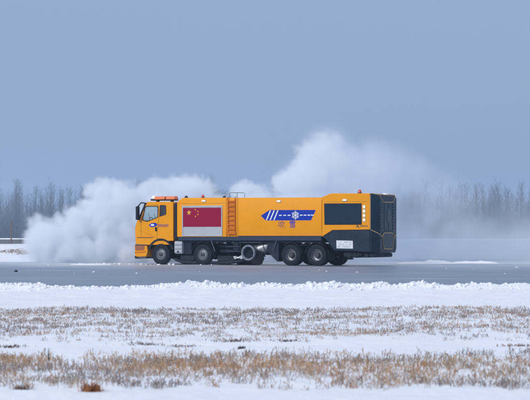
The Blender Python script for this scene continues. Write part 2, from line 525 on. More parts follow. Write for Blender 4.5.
def windrow(name, x0, x1, y0, hgt, seed, label):
    """Low lumpy heap of swept snow on the asphalt, with its crest along x."""
    n, m = 70, 14; vs = []; fs = []
    for i in range(n):
        t = i/(n-1); x = x0+(x1-x0)*t
        env = max(0.0, math.sin(math.pi*t))**0.7
        w = 0.5 + 0.5*float(fbm(np.array(x*0.6), np.array(seed*1.3), 3, seed))
        for j in range(m):
            s = j/(m-1)*2-1
            z = env*hgt*max(0, 1-s*s)*(0.35+1.3*float(fbm(np.array(x*2.2), np.array(s*1.4+seed), 4, seed+3))) - 0.012
            vs.append((x, y0 + s*w + 0.4*math.sin(t*5+seed), z))
    for i in range(n-1):
        for j in range(m-1):
            a = i*m+j; fs.append((a, a+1, a+1+m, a+m))
    o = MB().add(vs, fs).build(name, 'snow_clod', angle=80)
    return tag(o, label, 'snow heap')
windrow('snow_heap', 7.3, 10.6, 95.0, 0.2, 3, 'low white heap of swept snow on the asphalt just behind the truck')
windrow('snow_heap', 10.4, 13.2, 96.8, 0.14, 5, 'thin flat heap of swept snow farthest behind the truck near the picture edge')
windrow('snow_heap', -10.6, -8.2, 92.0, 0.09, 8, 'thin slush heap on the asphalt ahead of the truck below the cloud')

# small dark runway light ahead of the truck
rl = empty('runway_light', (-10.8, 74.2, 0)); tag(rl, 'small dark light fitting on the open asphalt far ahead of the truck', 'runway light')
m_ = MB(); m_.tube([(0,0,0),(0,0,.03),(0,0,.05)], .08, 14); m_.build('base_plate', 'chassis_black', rl)
m_ = MB(); m_.dome((0,0,.05), .055, .055, .04); m_.build('lens_dome', 'dark_glass_panel', rl)

# ------------------------------------------------------------------ the truck
TH = 28.0
truck = empty('snow_blower_truck', (3.31, 89.58, 0), rz=R(180-TH))
tag(truck, 'long yellow snow-clearing truck with dark rear module driving across the runway', 'truck')
T = truck
YN = 1.46                              # half width of the body

# --- wheels
def make_wheel(u, side, dual):
    w = empty('wheel', (u, 0, 0.555), T)
    s = side
    yo = 1.40
    tw = 0.30
    def prof_tyre(yc):
        h = tw/2
        return [(0.30, yc-h*.8), (0.36, yc-h*.98), (0.45, yc-h), (0.51, yc-h*.93), (0.545, yc-h*.72), (0.55, yc-h*.3), (0.55, yc+h*.3),
                (0.545, yc+h*.72), (0.51, yc+h*.93), (0.45, yc+h), (0.36, yc+h*.98), (0.30, yc+h*.8)]
    m = MB().lathe_y([(r, s*y) for r, y in prof_tyre(yo-tw/2)], 0, 0, 40)
    for k in range(40):                 # tread blocks
        a = 2*math.pi*k/40
        for q_ in (-1, 0, 1):
            c, sn = math.cos(a + q_*0.05), math.sin(a + q_*0.05)
            y0 = s*(yo-tw/2+q_*0.09)
            rot = Matrix(((c, 0, -sn), (0, 1, 0), (sn, 0, c)))
            pts = [rot @ Vector((rr_, dy, dz)) for rr_ in (.545, .562) for dy, dz in ((-.035,-.028),(.035,-.028),(.035,.028),(-.035,.028))]
            m.add([(p.x, p.y+y0, p.z) for p in pts], [(4,5,6,7),(0,1,5,4),(1,2,6,5),(2,3,7,6),(3,0,4,7)])
    if dual:
        m.lathe_y([(r, s*y) for r, y in prof_tyre(yo-tw/2-0.34)], 0, 0, 32)
    m.build('tyre', 'rubber', w)
    if dual:
        pr = [(0.315, yo-.03), (0.30, yo-.02), (0.285, yo-.05), (0.27, yo-.17), (0.20, yo-.20), (0.16, yo-.20), (0.0, yo-.20)]
        hub = [(0.145, yo-.20), (0.14, yo-.06), (0.11, yo-.03), (0.0, yo-.03)]
        nuts_r, nuts_y = 0.175, yo-.20
    else:
        pr = [(0.315, yo-.03), (0.30, yo-.02), (0.285, yo-.06), (0.26, yo-.10), (0.21, yo-.055), (0.17, yo-.045), (0.0, yo-.045)]
        hub = [(0.12, yo-.05), (0.115, yo-.005), (0.08, yo+.015), (0.0, yo+.015)]
        nuts_r, nuts_y = 0.185, yo-.05
    MB().lathe_y([(r, s*y) for r, y in pr], 0, 0, 36).build('rim', 'rim_steel', w)
    m = MB().lathe_y([(r, s*y) for r, y in hub], 0, 0, 24)
    for k in range(10):
        a = 2*math.pi*k/10
        m.cyl((nuts_r*math.cos(a), s*(nuts_y-.01), nuts_r*math.sin(a)), (nuts_r*math.cos(a), s*(nuts_y+.035), nuts_r*math.sin(a)), .018, 6)
    m.build('hub', 'hub_dark', w)
for u, dual in ((9.42, False), (6.80, False), (1.50, True), (0.0, True)):
    make_wheel(u, 1, dual); make_wheel(u, -1, dual)
for u in (9.42, 6.80, 1.50, 0.0):
    m = MB().cyl((u, -1.1, .555), (u, 1.1, .555), .10, 12)
    m.lathe_y([(0.0,-.28),(.24,-.2),(.30,0),(.24,.2),(0.0,.28)], u, .56, 18)
    m.build('axle', 'chassis_black', T)

# --- chassis
m = MB()
for s in (-1, 1):
    m.box(-2.9, 10.4, s*.46-.05, s*.46+.05, .86, 1.14)
for u in (-2.4, .75, 3.2, 5.4, 8.2, 10.0):
    m.box(u-.07, u+.07, -.42, .42, .9, 1.1)
m.build('chassis_frame', 'chassis_black', T)
for s in (-1, 1):
    o = MB().box(-.3, 8.3, s*1.40-.05, s*1.40+.05, 1.30, 1.497).build('side_rail', 'rail_grey', T, bevel=.012)
MB().box(-.3, 8.32, -1.3, 1.3, 1.20, 1.46).build('subframe', 'chassis_black', T)

def fender(u, r0, a0, a1, s, name='mudguard'):
    k = 14; vs = []; fs = []
    for i in range(k+1):
        a = R(a0 + (a1-a0)*i/k)
        for rr_ in (r0, r0+.03):
            for y in (s*.78, s*1.42):
                vs.append((u+rr_*math.cos(a), y, .555+rr_*math.sin(a)))
    for i in range(k):
        b = i*4
        fs += [(b, b+1, b+5, b+4), (b+2, b+6, b+7, b+3), (b, b+4, b+6, b+2), (b+1, b+3, b+7, b+5)]
    fs += [(0,2,3,1), (k*4, k*4+1, k*4+3, k*4+2)]
    MB().add(vs, fs).build(name, 'black_plastic', T)
for s in (-1, 1):
    fender(6.80, .66, 12, 168, s)
    fender(1.50, .64, 52, 172, s)
    fender(0.0, .64, 8, 128, s)
    MB().box(.56, .94, s*1.1-.3, s*1.1+.3, 1.06, 1.10).build('mudguard_bridge', 'black_plastic', T)
    MB().prism([(-.80,.30),(-.77,.30),(-.66,.8),(-.70,.8)], s*.82, s*1.42).build('mud_flap', 'rubber', T)
    MB().prism([(6.05,.34),(6.08,.34),(6.14,.75),(6.11,.75)], s*.82, s*1.42).build('mud_flap', 'rubber', T)
    MB().tube([(6.25, s*1.40, 1.3),(6.02, s*1.40, .72)], .03, 8).build('guard_bracket', 'dull_steel', T)
    MB().tube([(2.32, s*1.42, 1.3),(2.52, s*1.42, .74)], .03, 8).build('guard_bracket', 'dull_steel', T)

# tanks and boxes slung under the subframe
MB().loft([[(u, y, z) for y, z in [(1.02,.66),(1.10,.58),(1.34,.58),(1.42,.66),(1.42,1.2),(1.36,1.27),(1.08,1.27),(1.02,1.2)]] for u in (8.06, 8.54)]).build('urea_tank', 'pale_tank', T, bevel=.03)
o = MB(); o.cyl((8.30,1.425,.70),(8.30,1.455,.70),.05,14); o.build('tank_cap', 'black_plastic', T)
for z in (.84, 1.06):
    MB().box(8.05, 8.55, 1.422, 1.430, z-.014, z+.014).build('tank_strap', 'dull_steel', T)
MB().loft([[(u, y, z) for y, z in [(-1.38,.62),(-1.30,.52),(-.72,.52),(-.62,.62),(-.62,1.18),(-1.38,1.18)]] for u in (3.4, 5.9)]).build('fuel_tank', 'chassis_black', T, bevel=.03)
MB().box(7.55, 8.0, .5, 1.25, .55, 1.2).build('battery_box', 'chassis_black', T, bevel=.03)
MB().box(7.45, 8.5, -1.35, -.55, .5, 1.2).build('battery_box', 'chassis_black', T, bevel=.03)
MB().box(2.4, 3.3, -1.3, .7, .62, 1.2).build('hydraulic_tank', 'chassis_black', T, bevel=.04)
for z in (.72, 1.0):
    m = MB(); m.tube([(5.15,.8,z),(5.2,.8,z),(5.95,.8,z),(6.0,.8,z)], .13, 14); m.build('air_tank', 'chassis_black', T)

for s in (-1, 1):
    y0, y1 = sorted((s*.80, s*1.38))
    MB().prism([(2.20,.22),(2.30,.20),(2.95,.78),(2.86,1.19),(2.20,1.19)], y0, y1).build('wheel_box', 'chassis_black', T, bevel=.03)
# sweeping brush slung under the middle
m = MB()
seg = 30; rings = []
for i in range(25):
    t = i/24; ax = 3.55 + 4.35*0 + t*2.35; ay = 1.15 - t*2.2
    ring = []
    for k in range(seg):
        a = 2*math.pi*k/seg
        r_ = .335*(1+.05*math.sin(k*5.1+i*2.3)+.03*math.sin(k*11+i*5))
        ring.append((ax + r_*math.cos(a)*.7, ay + r_*math.cos(a)*.7, .345 + r_*math.sin(a)))
    rings.append(ring)
m.loft(rings); m.build('sweeping_brush', 'bristle', T)
m = MB(); rings = []
for t in (0, 1):
    ax = 3.5 + t*2.45; ay = 1.2 - t*2.3
    rings.append([(ax+r_*math.cos(R(a))*.7, ay+r_*math.cos(R(a))*.7, .345+r_*math.sin(R(a))) for r_, a in [(.40,15),(.40,50),(.40,90),(.40,130),(.40,165),(.43,165),(.43,130),(.43,90),(.43,50),(.43,15)]])
m.loft(rings); m.build('brush_hood', 'chassis_black', T)
# low side skid and drag bar below the near side, behind the front axles
m = MB(); m.tube([(8.6,1.22,.30),(8.2,1.22,.15),(7.5,1.22,.12),(5.3,1.25,.12),(4.6,1.25,.2),(4.1,1.2,.34)], .085, 10); m.build('drag_bar', 'chassis_black', T)
m = MB().box(7.42, 8.3, .3, 1.2, .2, .5); m.build('lower_guard', 'chassis_black', T, bevel=.04)
m = MB().box(4.9, 6.0, .3, 1.2, .18, .5); m.build('lower_guard', 'chassis_black', T, bevel=.04)

# --- blower nozzle
noz = empty('blower_nozzle', (4.03, 0, .66), T)
m = MB().lathe_y([(.30,1.16),(.30,1.36),(.33,1.40),(.40,1.40),(.43,1.36),(.43,1.28),(.40,1.26),(.40,1.02),(.36,1.0)], 0, 0, 36)
m.build('nozzle_ring', 'ring_steel', noz)
MB().lathe_y([(.30,1.17),(.12,1.12),(0,1.12)], 0, 0, 30).build('nozzle_throat', 'rubber', noz)
for k in range(12):
    a = 2*math.pi*k/12
    MB().cyl((.37*math.cos(a),1.395,.37*math.sin(a)),(.37*math.cos(a),1.42,.37*math.sin(a)),.016,6).build('flange_bolt', 'dull_steel', noz)
duct = [(0,1.06,0),(-.02,.97,.01),(-.09,.88,.04),(-.22,.81,.09),(-.38,.77,.16),(-.56,.75,.23),(-.74,.74,.30),(-.92,.73,.36),(-1.1,.72,.42)]
m = MB(); m.tube(duct, .38, 20, .30); m.build('duct', 'steel', noz)
for i in (2, 4, 6):
    p, q2 = Vector(duct[i]), Vector(duct[i+1])
    d = (q2-p).normalized()
    rr_ = .38 - .08*i/8 + .02
    MB().tube([p-d*.03, p+d*.03], rr_, 20).build('duct_clamp', 'dull_steel', noz)
m = MB(); m.tube([(.42,1.3,-.22),(.62,1.32,-.28),(.86,1.34,-.24)], .07, 10); m.build('branch_pipe', 'steel', noz)
MB().cyl((.40,1.25,-.24),(.40,1.40,-.24),.10,14).build('pipe_coupling', 'pale_tank', noz)
MB().cyl((.76,1.26,-.26),(.76,1.4,-.26),.085,14).build('pipe_coupling', 'pale_tank', noz)
fr = empty('bracket_frame', (0,0,0), T)
MB().tube([(4.50,1.38,1.27),(4.50,1.38,.72),(5.36,1.38,.72),(5.36,1.38,1.27)], .035, 8).build('hoop', 'rail_grey', fr)
MB().tube([(4.53,1.38,.98),(5.33,1.38,.98)], .028, 8).build('cross_bar', 'rail_grey', fr)
MB().box(4.62, 4.95, 1.1, 1.34, .74, 1.2).build('valve_box', 'chassis_black', fr, bevel=.02)

# --- cab (hollow shell with openings)
cab = empty('cab', (0,0,0), T)
CW = 1.32
def arc(cx, cz, r, a0, a1, n):
    return [(cx+r*math.cos(R(a0+(a1-a0)*i/n)), cz+r*math.sin(R(a0+(a1-a0)*i/n))) for i in range(n+1)]
side = [(11.06,1.20),(11.10,1.95),(11.0,2.30),(10.92,2.42),(10.50,3.27),(10.40,3.36),(10.2,3.40),(8.76,3.39),(8.68,3.33),(8.66,1.29)] + arc(9.45,.56,.87,57,145,14)[0:1] 
arch = arc(9.45,.56,.84,58,142,16)
side = [(11.06,1.10),(11.10,1.95),(11.0,2.30),(10.92,2.42),(10.50,3.27),(10.40,3.36),(10.2,3.40),(8.76,3.39),(8.68,3.33),(8.66,1.29)] + arch + [(10.28,1.06)]
win = [(10.62,2.48),(10.52,2.40),(10.30,2.36),(9.72,2.55),(9.67,2.62),(9.66,3.08),(9.72,3.13),(10.42,3.13),(10.48,3.06)]
qwin = [(9.53,2.62),(9.50,3.16),(9.46,3.20),(9.18,3.19),(9.13,3.14),(9.12,2.77),(9.16,2.72)]
shell = MB()
for s in (-1, 1):
    a, b = (CW-.07, CW) if s > 0 else (-CW, -CW+.07)
    shell.prism(side, a, b, [win, qwin])
IN = CW-.07
shell.box(8.66, 8.74, -IN, IN, 1.30, 3.34)                        # back wall
shell.prism([(8.72,3.30),(10.38,3.30),(10.47,3.24),(10.505,3.27),(10.40,3.365),(10.2,3.405),(8.76,3.395),(8.70,3.34)], -IN, IN)   # roof
shell.prism([(11.0,1.10),(11.06,1.10),(11.10,1.95),(11.0,2.30),(10.92,2.42),(10.86,2.40),(10.94,2.28),(11.02,1.95)], -IN, IN)     # nose
shell.prism([(8.74,1.32),(11.0,1.32),(11.0,1.42),(8.74,1.42)], -IN, IN)                                                            # floor
shell.build('cab_shell', 'yellow_paint', cab, bevel=.014)
MB().prism([(10.47,3.25),(10.49,3.26),(10.91,2.42),(10.89,2.41)], -IN-.01, IN+.01).build('windscreen', 'window_glass', cab)
for s in (-1, 1):
    y0, y1 = sorted((s*(CW-.045), s*(CW-.035)))
    MB().prism(win, y0, y1).build('side_window', 'window_glass', cab)
    MB().prism(qwin, y0, y1).build('rear_quarter_window', 'tinted_glass', cab)
    # window rubber
    for loop, nm in ((win, 'window_seal'), (qwin, 'window_seal')):
        cx = sum(p[0] for p in loop)/len(loop); cz = sum(p[1] for p in loop)/len(loop)
        outer = [(cx+(x-cx)*1.09, cz+(z-cz)*1.11) for x, z in loop]
        y0, y1 = sorted((s*(CW+.001), s*(CW+.010)))
        MB().prism(outer, y0, y1, [loop]).build(nm, 'black_plastic', cab)
    # door shut lines: thin rubber seals
    m = MB()
    dl = [(10.70,1.50),(10.72,2.30),(10.66,2.46),(10.47,3.20),(9.60,3.22),(9.59,2.50),(9.70,1.52)]
    for i in range(len(dl)-1):
        (xa, za), (xb, zb) = dl[i], dl[i+1]
        L_ = math.hypot(xb-xa, zb-za); nx_, nz_ = -(zb-za)/L_*.008, (xb-xa)/L_*.008
        y0, y1 = sorted((s*(CW-.004), s*(CW+.0035)))
        m.prism([(xa-nx_,za-nz_),(xb-nx_,zb-nz_),(xb+nx_,zb+nz_),(xa+nx_,za+nz_)], y0, y1)
    m.build('door_seal', 'black_plastic', cab)
    y0, y1 = sorted((s*(CW-.01), s*(CW+.035)))
    MB().prism([(9.70,1.80),(9.80,1.80),(9.81,2.02),(9.70,2.02)], y0, y1).build('door_handle', 'black_plastic', cab, bevel=.012)
    y0, y1 = sorted((s*(CW-.01), s*(CW+.012)))
    MB().prism([(9.95,1.44),(10.98,1.44),(10.98,1.475),(9.95,1.475)], y0, y1).build('trim_strip', 'print_dark', cab)
    # wheel arch lip
    y0, y1 = sorted((s*(CW-.25), s*(CW+.03)))
    o_ = arc(9.45,.56,.845,20,160,22); i_ = arc(9.45,.56,.745,160,20,22)
    MB().prism(o_+i_, y0, y1).build('wheel_arch', 'black_plastic', cab)
    # mirrors
    MB().tube([(10.40,s*1.30,3.32),(10.62,s*1.46,3.36),(10.80,s*1.53,3.14)], .036, 8).build('mirror_arm', 'black_plastic', cab)
    MB().tube([(10.82,s*1.53,2.44),(10.80,s*1.30,2.44)], .03, 8).build('mirror_arm', 'black_plastic', cab)
    y0, y1 = sorted((s*(CW-.01), s*(CW+.006)))
    MB().prism([(10.92,2.44),(10.50,3.29),(10.36,3.36),(10.36,3.28),(10.44,3.22),(10.80,2.44)], y0, y1).build('pillar_trim', 'black_plastic', cab)
    MB().loft([[(10.81+dx, s*1.53+dy, z) for dx, dy in ((-.08,-.11),(.08,-.09),(.08,.09),(-.08,.11))] for z in (2.42, 2.5, 2.98, 3.16)]).build('mirror', 'black_plastic', cab, bevel=.03)
    # headlight, bumper corner and step
    y0, y1 = sorted((s*(CW-.30), s*(CW+.012)))
    MB().prism([(10.52,.78),(11.08,.74),(11.12,1.02),(10.50,1.00)], y0, y1).build('headlight', 'headlamp_lens', cab, bevel=.02)
MB().prism([(10.36,1.045),(11.07,1.075),(11.14,1.0),(11.12,.46),(10.98,.40),(10.40,.42),(10.30,.70)], -CW+.02, CW-.012).build('bumper', 'yellow_paint', cab, bevel=.025)
for s in (-1, 1):
    y0, y1 = sorted((s*(CW-.02), s*(CW+.006)))
    MB().prism([(10.37,1.01),(10.40,1.075),(11.08,1.085),(11.10,1.03)], y0, y1).build('bumper_gap', 'print_dark', cab)
    MB().prism([(10.42,.66),(11.11,.60),(11.12,.665),(10.41,.72)], y0, y1).build('bumper_stripe', 'orange_paint', cab)
    MB().box(10.42, 10.9, min(s*1.06,s*1.3), max(s*1.06,s*1.3), .34, .40).build('step', 'dull_steel', cab)
m = MB(); m.tube([(11.06,-1.2,.40),(11.06,1.26,.40)], .105, 14); m.build('plough_mount', 'chassis_black', cab)
for i in range(6):
    MB().box(11.085, 11.13, -.85, .85, 1.22+i*.12, 1.28+i*.12).build('grille_slat', 'black_plastic', cab)
for s in (-.55, .05):
    MB().tube([(10.93,s,2.41),(10.76,s+.45,2.78)], .012, 6).build('wiper', 'black_plastic', cab)
MB().prism([(10.36,3.30),(10.62,3.20),(10.64,3.24),(10.38,3.40)], -1.2, 1.2).build('sun_visor', 'dark_glass_panel', cab, bevel=.01)
# interior
for s in (-1, 1):
    se = empty('seat', (.58,0,0), cab)
    MB().box(9.20, 9.75, s*.62-.26, s*.62+.26, 1.95, 2.12).build('seat_cushion', 'seat_cloth', se, bevel=.05)
    MB().prism([(9.28,2.10),(9.20,2.62),(9.32,2.64),(9.42,2.10)], s*.62-.25, s*.62+.25).build('seat_backrest', 'seat_cloth', se, bevel=.04)
    MB().prism([(9.22,2.66),(9.18,2.92),(9.30,2.93),(9.34,2.66)], s*.62-.15, s*.62+.15).build('headrest', 'seat_cloth', se, bevel=.04)
    MB().box(9.2, 9.7, s*.62-.2, s*.62+.2, 1.43, 1.96).build('seat_base', 'chassis_black', se)
MB().prism([(10.90,2.36),(10.55,2.34),(10.42,2.1),(10.45,1.6),(10.95,1.6)], -IN+.02, IN-.02).build('dashboard', 'seat_cloth', cab, bevel=.03)
m = MB(); m.tube([(10.46+.08*math.cos(a)*.9, .62+.22*math.sin(a), 2.36+.20*math.cos(a)) for a in [2*math.pi*k/20 for k in range(20)]], .02, 6, closed=True); m.tube([(10.6,.62,2.2),(10.46,.62,2.36)], .035, 8)
m.build('steering_wheel', 'seat_cloth', cab)
# roof light bar
lb = empty('light_bar', (0,0,0), T)
MB().box(8.80, 10.28, .55, 1.05, 3.47, 3.53).build('bar_base', 'black_plastic', lb, bevel=.015)
for u in (9.05, 9.95):
    MB().box(u-.05, u+.05, .7, .9, 3.38, 3.48).build('bar_foot', 'black_plastic', lb)
for u0, u1 in ((9.42, 10.08), (8.78, 9.34)):
    MB().loft([[(u, y, z) for y, z in [(.58,3.53),(1.02,3.53),(.98,3.66),(.86,3.71),(.74,3.71),(.62,3.66)]] for u in (u0, u0+.03, u1-.03, u1)]).build('amber_lamp', 'amber_lens', lb, bevel=.02)
MB().loft([[(u, .8+.13*math.cos(2*math.pi*k/14)*q_, 3.63+.11*math.sin(2*math.pi*k/14)*q_) for k in range(14)] for u, q_ in ((10.10,.95),(10.22,1.0),(10.30,.8))]).build('spot_lamp', 'lamp_white', lb)
MB().box(10.10, 10.34, .62, .98, 3.53, 3.56).build('lamp_bracket', 'black_plastic', lb)
# air intake stack in the gap behind the cab
MB().loft([[(8.50+du, y, z) for du, y in ((-.09,.98),(.09,.98),(.09,1.34),(-.09,1.34))] for z in (1.35, 3.10, 3.34)]).build('intake_stack', 'black_plastic', T, bevel=.03)
MB().box(8.42, 8.58, -1.25, .9, 1.3, 3.2).build('rear_screen', 'chassis_black', T)

# emblem and lettering on the door (blue winged badge, slanted marks)
em = empty('door_emblem', (0,0,0), cab)
def flat(loop, y, name, material, parent, t=.004):
    return MB().prism(loop, y, y+t).build(name, material, parent, smooth=False)
def stroke_prism(mb, p, q_, w, y, t=.004):
    (xa, za), (xb, zb) = p, q_
    L_ = math.hypot(xb-xa, zb-za)
    nx_, nz_ = -(zb-za)/L_*w/2, (xb-xa)/L_*w/2
    ex, ez = (xb-xa)/L_*w/2, (zb-za)/L_*w/2
    mb.prism([(xa-ex-nx_,za-ez-nz_),(xb+ex-nx_,zb+ez-nz_),(xb+ex+nx_,zb+ez+nz_),(xa-ex+nx_,za-ez+nz_)], y, y+t)
y = CW+.002
flat([(10.22+.0,2.14),(10.05,2.24),(9.80,2.26),(9.66,2.18),(9.74,2.08),(9.95,2.02),(10.12,2.04)], y, 'badge', 'print_blue', em)
flat([(10.02+.12*math.cos(2*math.pi*k/16)-.04, 2.14+.055*math.sin(2*math.pi*k/16)) for k in range(16)], y+.005, 'badge_centre', 'print_white', em)
m = MB()
for k in range(6):
    x0 = 9.64-k*.115
    stroke_prism(m, (x0,2.05), (x0-.045,2.17), .03, y)
    stroke_prism(m, (x0-.05,2.05), (x0-.085,2.15), .024, y)
    stroke_prism(m, (x0-.01,(2.05,2.17,2.11)[k%3]), (x0-.07,(2.05,2.17,2.11)[k%3]), .022, y+.0045)
m.build('lettering', 'print_purple', em, smooth=False)

# --- body: front compartment, tank, rear module
body = empty('body', (0,0,0), T)
def section(u, zt, zb=1.50, w=YN, cham=.16):
    half = [(w-.06, zb), (w-.055, zb+.06), (w, zb+.50), (w, zt-cham*1.1), (w-cham*.35, zt-cham*.3), (w-cham, zt)]
    return [(u, y_, z_) for y_, z_ in half] + [(u, -y_, z_) for y_, z_ in reversed(half)]
def straight(u, zt, zb=1.50, w=YN, cham=.12):
    half = [(w, zb), (w, zb+.06), (w, zb+.5), (w, zt-cham*1.1), (w-cham*.35, zt-cham*.3), (w-cham, zt)]
    return [(u, y_, z_) for y_, z_ in half] + [(u, -y_, z_) for y_, z_ in reversed(half)]
MB().loft([straight(8.34, 3.36, cham=.06), straight(8.28, 3.44, cham=.08), straight(8.08, 3.60), straight(5.30, 3.585)]).build('front_compartment', 'yellow_paint', body, bevel=.012)
MB().loft([section(5.285, 3.57), section(4.62, 3.57)]).build('ladder_bay', 'yellow_paint', body, bevel=.012)
MB().loft([section(4.605, 3.57), section(-.33, 3.54)]).build('tank', 'yellow_paint', body, bevel=.012)
# rear module shell: yellow above the dark skirt
rm = MB()
rm.prism([(-.345,1.50),(-.345,3.545),(-.86,3.735),(-3.06,3.715),(-3.06,1.865),(-.95,1.845)], -YN, YN)
rm.build('rear_module', 'yellow_paint', body, bevel=.03)
rm = MB().prism([(-.36,1.485),(-.955,1.832),(-3.055,1.852),(-3.055,.72),(-1.02,.80),(-.52,1.42)], -YN+.012, YN-.012)
rm.build('rear_skirt', 'navy_panel', body, bevel=.03)
for u0, u1, z in ((-2.95, -.6, 3.30), (5.32, 8.25, 3.28)):
    MB().box(u0, u1, YN-.004, YN+.0022, z-.005, z+.005).build('panel_seam', 'print_dark', body)
MB().box(-.34, 4.6, 1.40, 1.424, 1.508, 1.555).build('lower_lip', 'rail_grey', body)
# window panel, light column
pnl = empty('side_panel', (0,0,0), body)
MB().prism([(-.55,2.17),(-.53,3.17),(-2.55,3.16),(-2.56,2.17)], YN+.002, YN+.022).build('dark_pane', 'dark_glass_panel', pnl, bevel=.006)
MB().prism([(-.50,2.12),(-.48,3.22),(-2.60,3.21),(-2.61,2.12)], YN+.001, YN+.012, [[(-.55,2.17),(-2.56,2.17),(-2.55,3.16),(-.53,3.17)]]).build('pane_frame', 'black_plastic', pnl)
lc = empty('marker_column', (0,0,0), body)
MB().prism([(-2.66,2.26),(-2.655,3.13),(-2.82,3.13),(-2.825,2.26)], YN+.001, YN+.010).build('column_plate', 'rear_trim', lc, bevel=.01)
for k in range(4):
    MB().lathe_y([(.075,YN+.010),(.07,YN+.028),(.04,YN+.036),(0,YN+.037)], -2.74, 2.36+k*.222, 16).build('round_lamp', 'lamp_white', lc)
# small dark mark below the column
m = MB(); y = YN+.002
stroke_prism(m, (-2.36,2.10), (-2.44,1.98), .05, y); stroke_prism(m, (-2.30,2.0), (-2.38,2.07), .03, y+.005)
for k in range(6):
    x0 = -2.52-k*.075
    stroke_prism(m, (x0,2.02), (x0-.02,2.085), .018, y); stroke_prism(m, (x0-.03,2.02), (x0-.045,2.075), .016, y)
m.build('small_lettering', 'print_dark', body, smooth=False)
# information plate on the skirt
ip = empty('number_plate', (0,0,0), body)
yk = YN-.011
MB().prism([(-1.18,.91),(-1.17,1.32),(-2.10,1.30),(-2.11,.90)], yk, yk+.012).build('plate_face', 'print_white', ip, bevel=.004)
m = MB()
for r_ in range(3):
    z0 = 1.20-r_*.115
    x = -1.26
    while x > -2.02:
        wd = random.uniform(.03, .07)
        if random.random() > .16:
            stroke_prism(m, (x,z0), (x-.004,z0+.055), .026, yk+.0125, .002)
            if random.random() > .5:
                stroke_prism(m, (x-.015,z0+.05*random.random()), (x-wd,z0+.05*random.random()), .016, yk+.0125, .003)
        x -= wd+.028
m.build('plate_marks', 'print_grey', ip, smooth=False)

# --- shutter and flag
sh = empty('roller_shutter', (0,0,0), body)
yb = YN+.002
fr_out = [(8.02,1.53),(8.02,3.17),(5.53,3.17),(5.53,1.53)]
fr_in = [(7.96,1.57),(7.96,3.09),(5.59,3.09),(5.59,1.57)]
MB().prism(fr_out, yb, yb+.035, [fr_in]).build('shutter_frame', 'silver_shutter', sh, bevel=.005)
m = MB()
nsl = 26
for k in range(nsl):
    z0 = 1.572 + k*(3.088-1.572)/nsl; z1 = z0 + (3.088-1.572)/nsl*.93
    m.prism([(7.958,z0),(7.958,z1),(5.592,z1),(5.592,z0)], yb, yb+.014)
m.build('shutter_slats', 'silver_shutter', sh, smooth=False)
sh.children[-1]['kind'] = 'stuff'
fl = empty('flag_print', (0,0,0), body)
yf = yb+.0155
FX0, FX1, FZ0, FZ1 = 7.955, 5.595, 2.03, 3.055
MB().prism([(FX0,FZ0),(FX0,FZ1),(FX1,FZ1),(FX1,FZ0)], yf, yf+.004).build('flag_field', 'flag_red', fl, smooth=False)
def star(cx, cz, r, rot, name):
    pts = []
    for k in range(10):
        a = rot + math.pi*k/5; rr_ = r if k % 2 == 0 else r*.382
        pts.append((cx + rr_*math.sin(a), cz + rr_*math.cos(a)))
    flat(pts, yf+.0055, name, 'star_yellow', fl)
W_, H_ = FX0-FX1, FZ1-FZ0
sx, sz = FX0 - W_*5/30*.95, FZ1 - H_*5/20
star(sx, sz, H_*3/20*1.05, 0, 'large_star')
for gx, gz in ((10,2),(12,4),(12,7),(10,9)):
    px, pz = FX0 - W_*gx/30*.98, FZ1 - H_*gz/20
    star(px, pz, H_/20*1.15, math.atan2(sx-px, sz-pz), 'small_star')

# --- blue arrow graphic
gr = empty('arrow_graphic', (0,0,0), body)
yg = YN+.0015
flat([(3.22,2.61),(2.70,2.905),(0.0,2.89),(.28,2.355),(2.93,2.36)], yg, 'arrow_field', 'print_blue', gr)
for k, x0 in enumerate((2.72, 2.50, 2.28)):
    MB().prism([(x0+.20,2.375),(x0+.125,2.375),(x0-.115,2.885),(x0-.04,2.885)], yg+.005, yg+.008).build('slash', 'print_white', gr, smooth=False)
for x0 in (2.06, 1.80, 1.55, .84, .62, .40, .20):
    flat([(x0+.08,2.595),(x0+.08,2.65),(x0-.08,2.65),(x0-.08,2.595)], yg+.005, 'dash', 'print_white', gr)
m = MB(); cx, cz = 1.18, 2.625
for k in range(3):
    a = math.pi*k/3 + math.pi/2
    dx, dz = math.cos(a), math.sin(a)
    m_y = yg+.005+k*.0012
    stroke_prism(m, (cx-dx*.21,cz-dz*.21), (cx+dx*.21,cz+dz*.21), .042, m_y, .003)
    for sg in (-1, 1):
        for b in (R(50), R(-50)):
            ex, ez = math.cos(a+b), math.sin(a+b)
            stroke_prism(m, (cx+sg*dx*.10,cz+sg*dz*.10), (cx+sg*(dx*.10+ex*.09),cz+sg*(dz*.10+ez*.09)), .03, m_y+.0042, .003)
m.build('snowflake', 'print_white', gr, smooth=False)
def glyph(strokes, x_left, z0, size, material, name, wd):
    mb = MB(); i = 0
    for st in strokes:
        for p, q_ in zip(st[:-1], st[1:]):
            stroke_prism(mb, (x_left-p[0]*size, z0+p[1]*size), (x_left-q_[0]*size, z0+q_[1]*size), wd, yg+i*.0003); i += 1
    mb.build(name, material, gr, smooth=False)
CHUI = [[(.05,.8),(.05,.2)],[(.05,.8),(.36,.8),(.36,.2)],[(.05,.26),(.36,.26)],[(.60,.98),(.46,.58)],[(.54,.78),(.96,.78),(.88,.58)],[(.70,.64),(.66,.35),(.42,.02)],[(.68,.42),(.98,.02)]]
XUE = [[(.12,.97),(.88,.97)],[(.03,.66),(.05,.83),(.95,.83),(.93,.68)],[(.5,.97),(.5,.53)],[(.18,.72),(.38,.71)],[(.18,.60),(.38,.59)],[(.62,.72),(.82,.71)],[(.62,.60),(.82,.59)],
       [(.13,.43),(.86,.43),(.86,.04)],[(.18,.24),(.86,.24)],[(.10,.05),(.86,.05)]]
glyph(CHUI, 2.17, 1.985, .35, 'print_purple', 'character_blow', .030)
glyph(XUE, 1.53, 1.985, .35, 'print_blue', 'character_snow', .030)

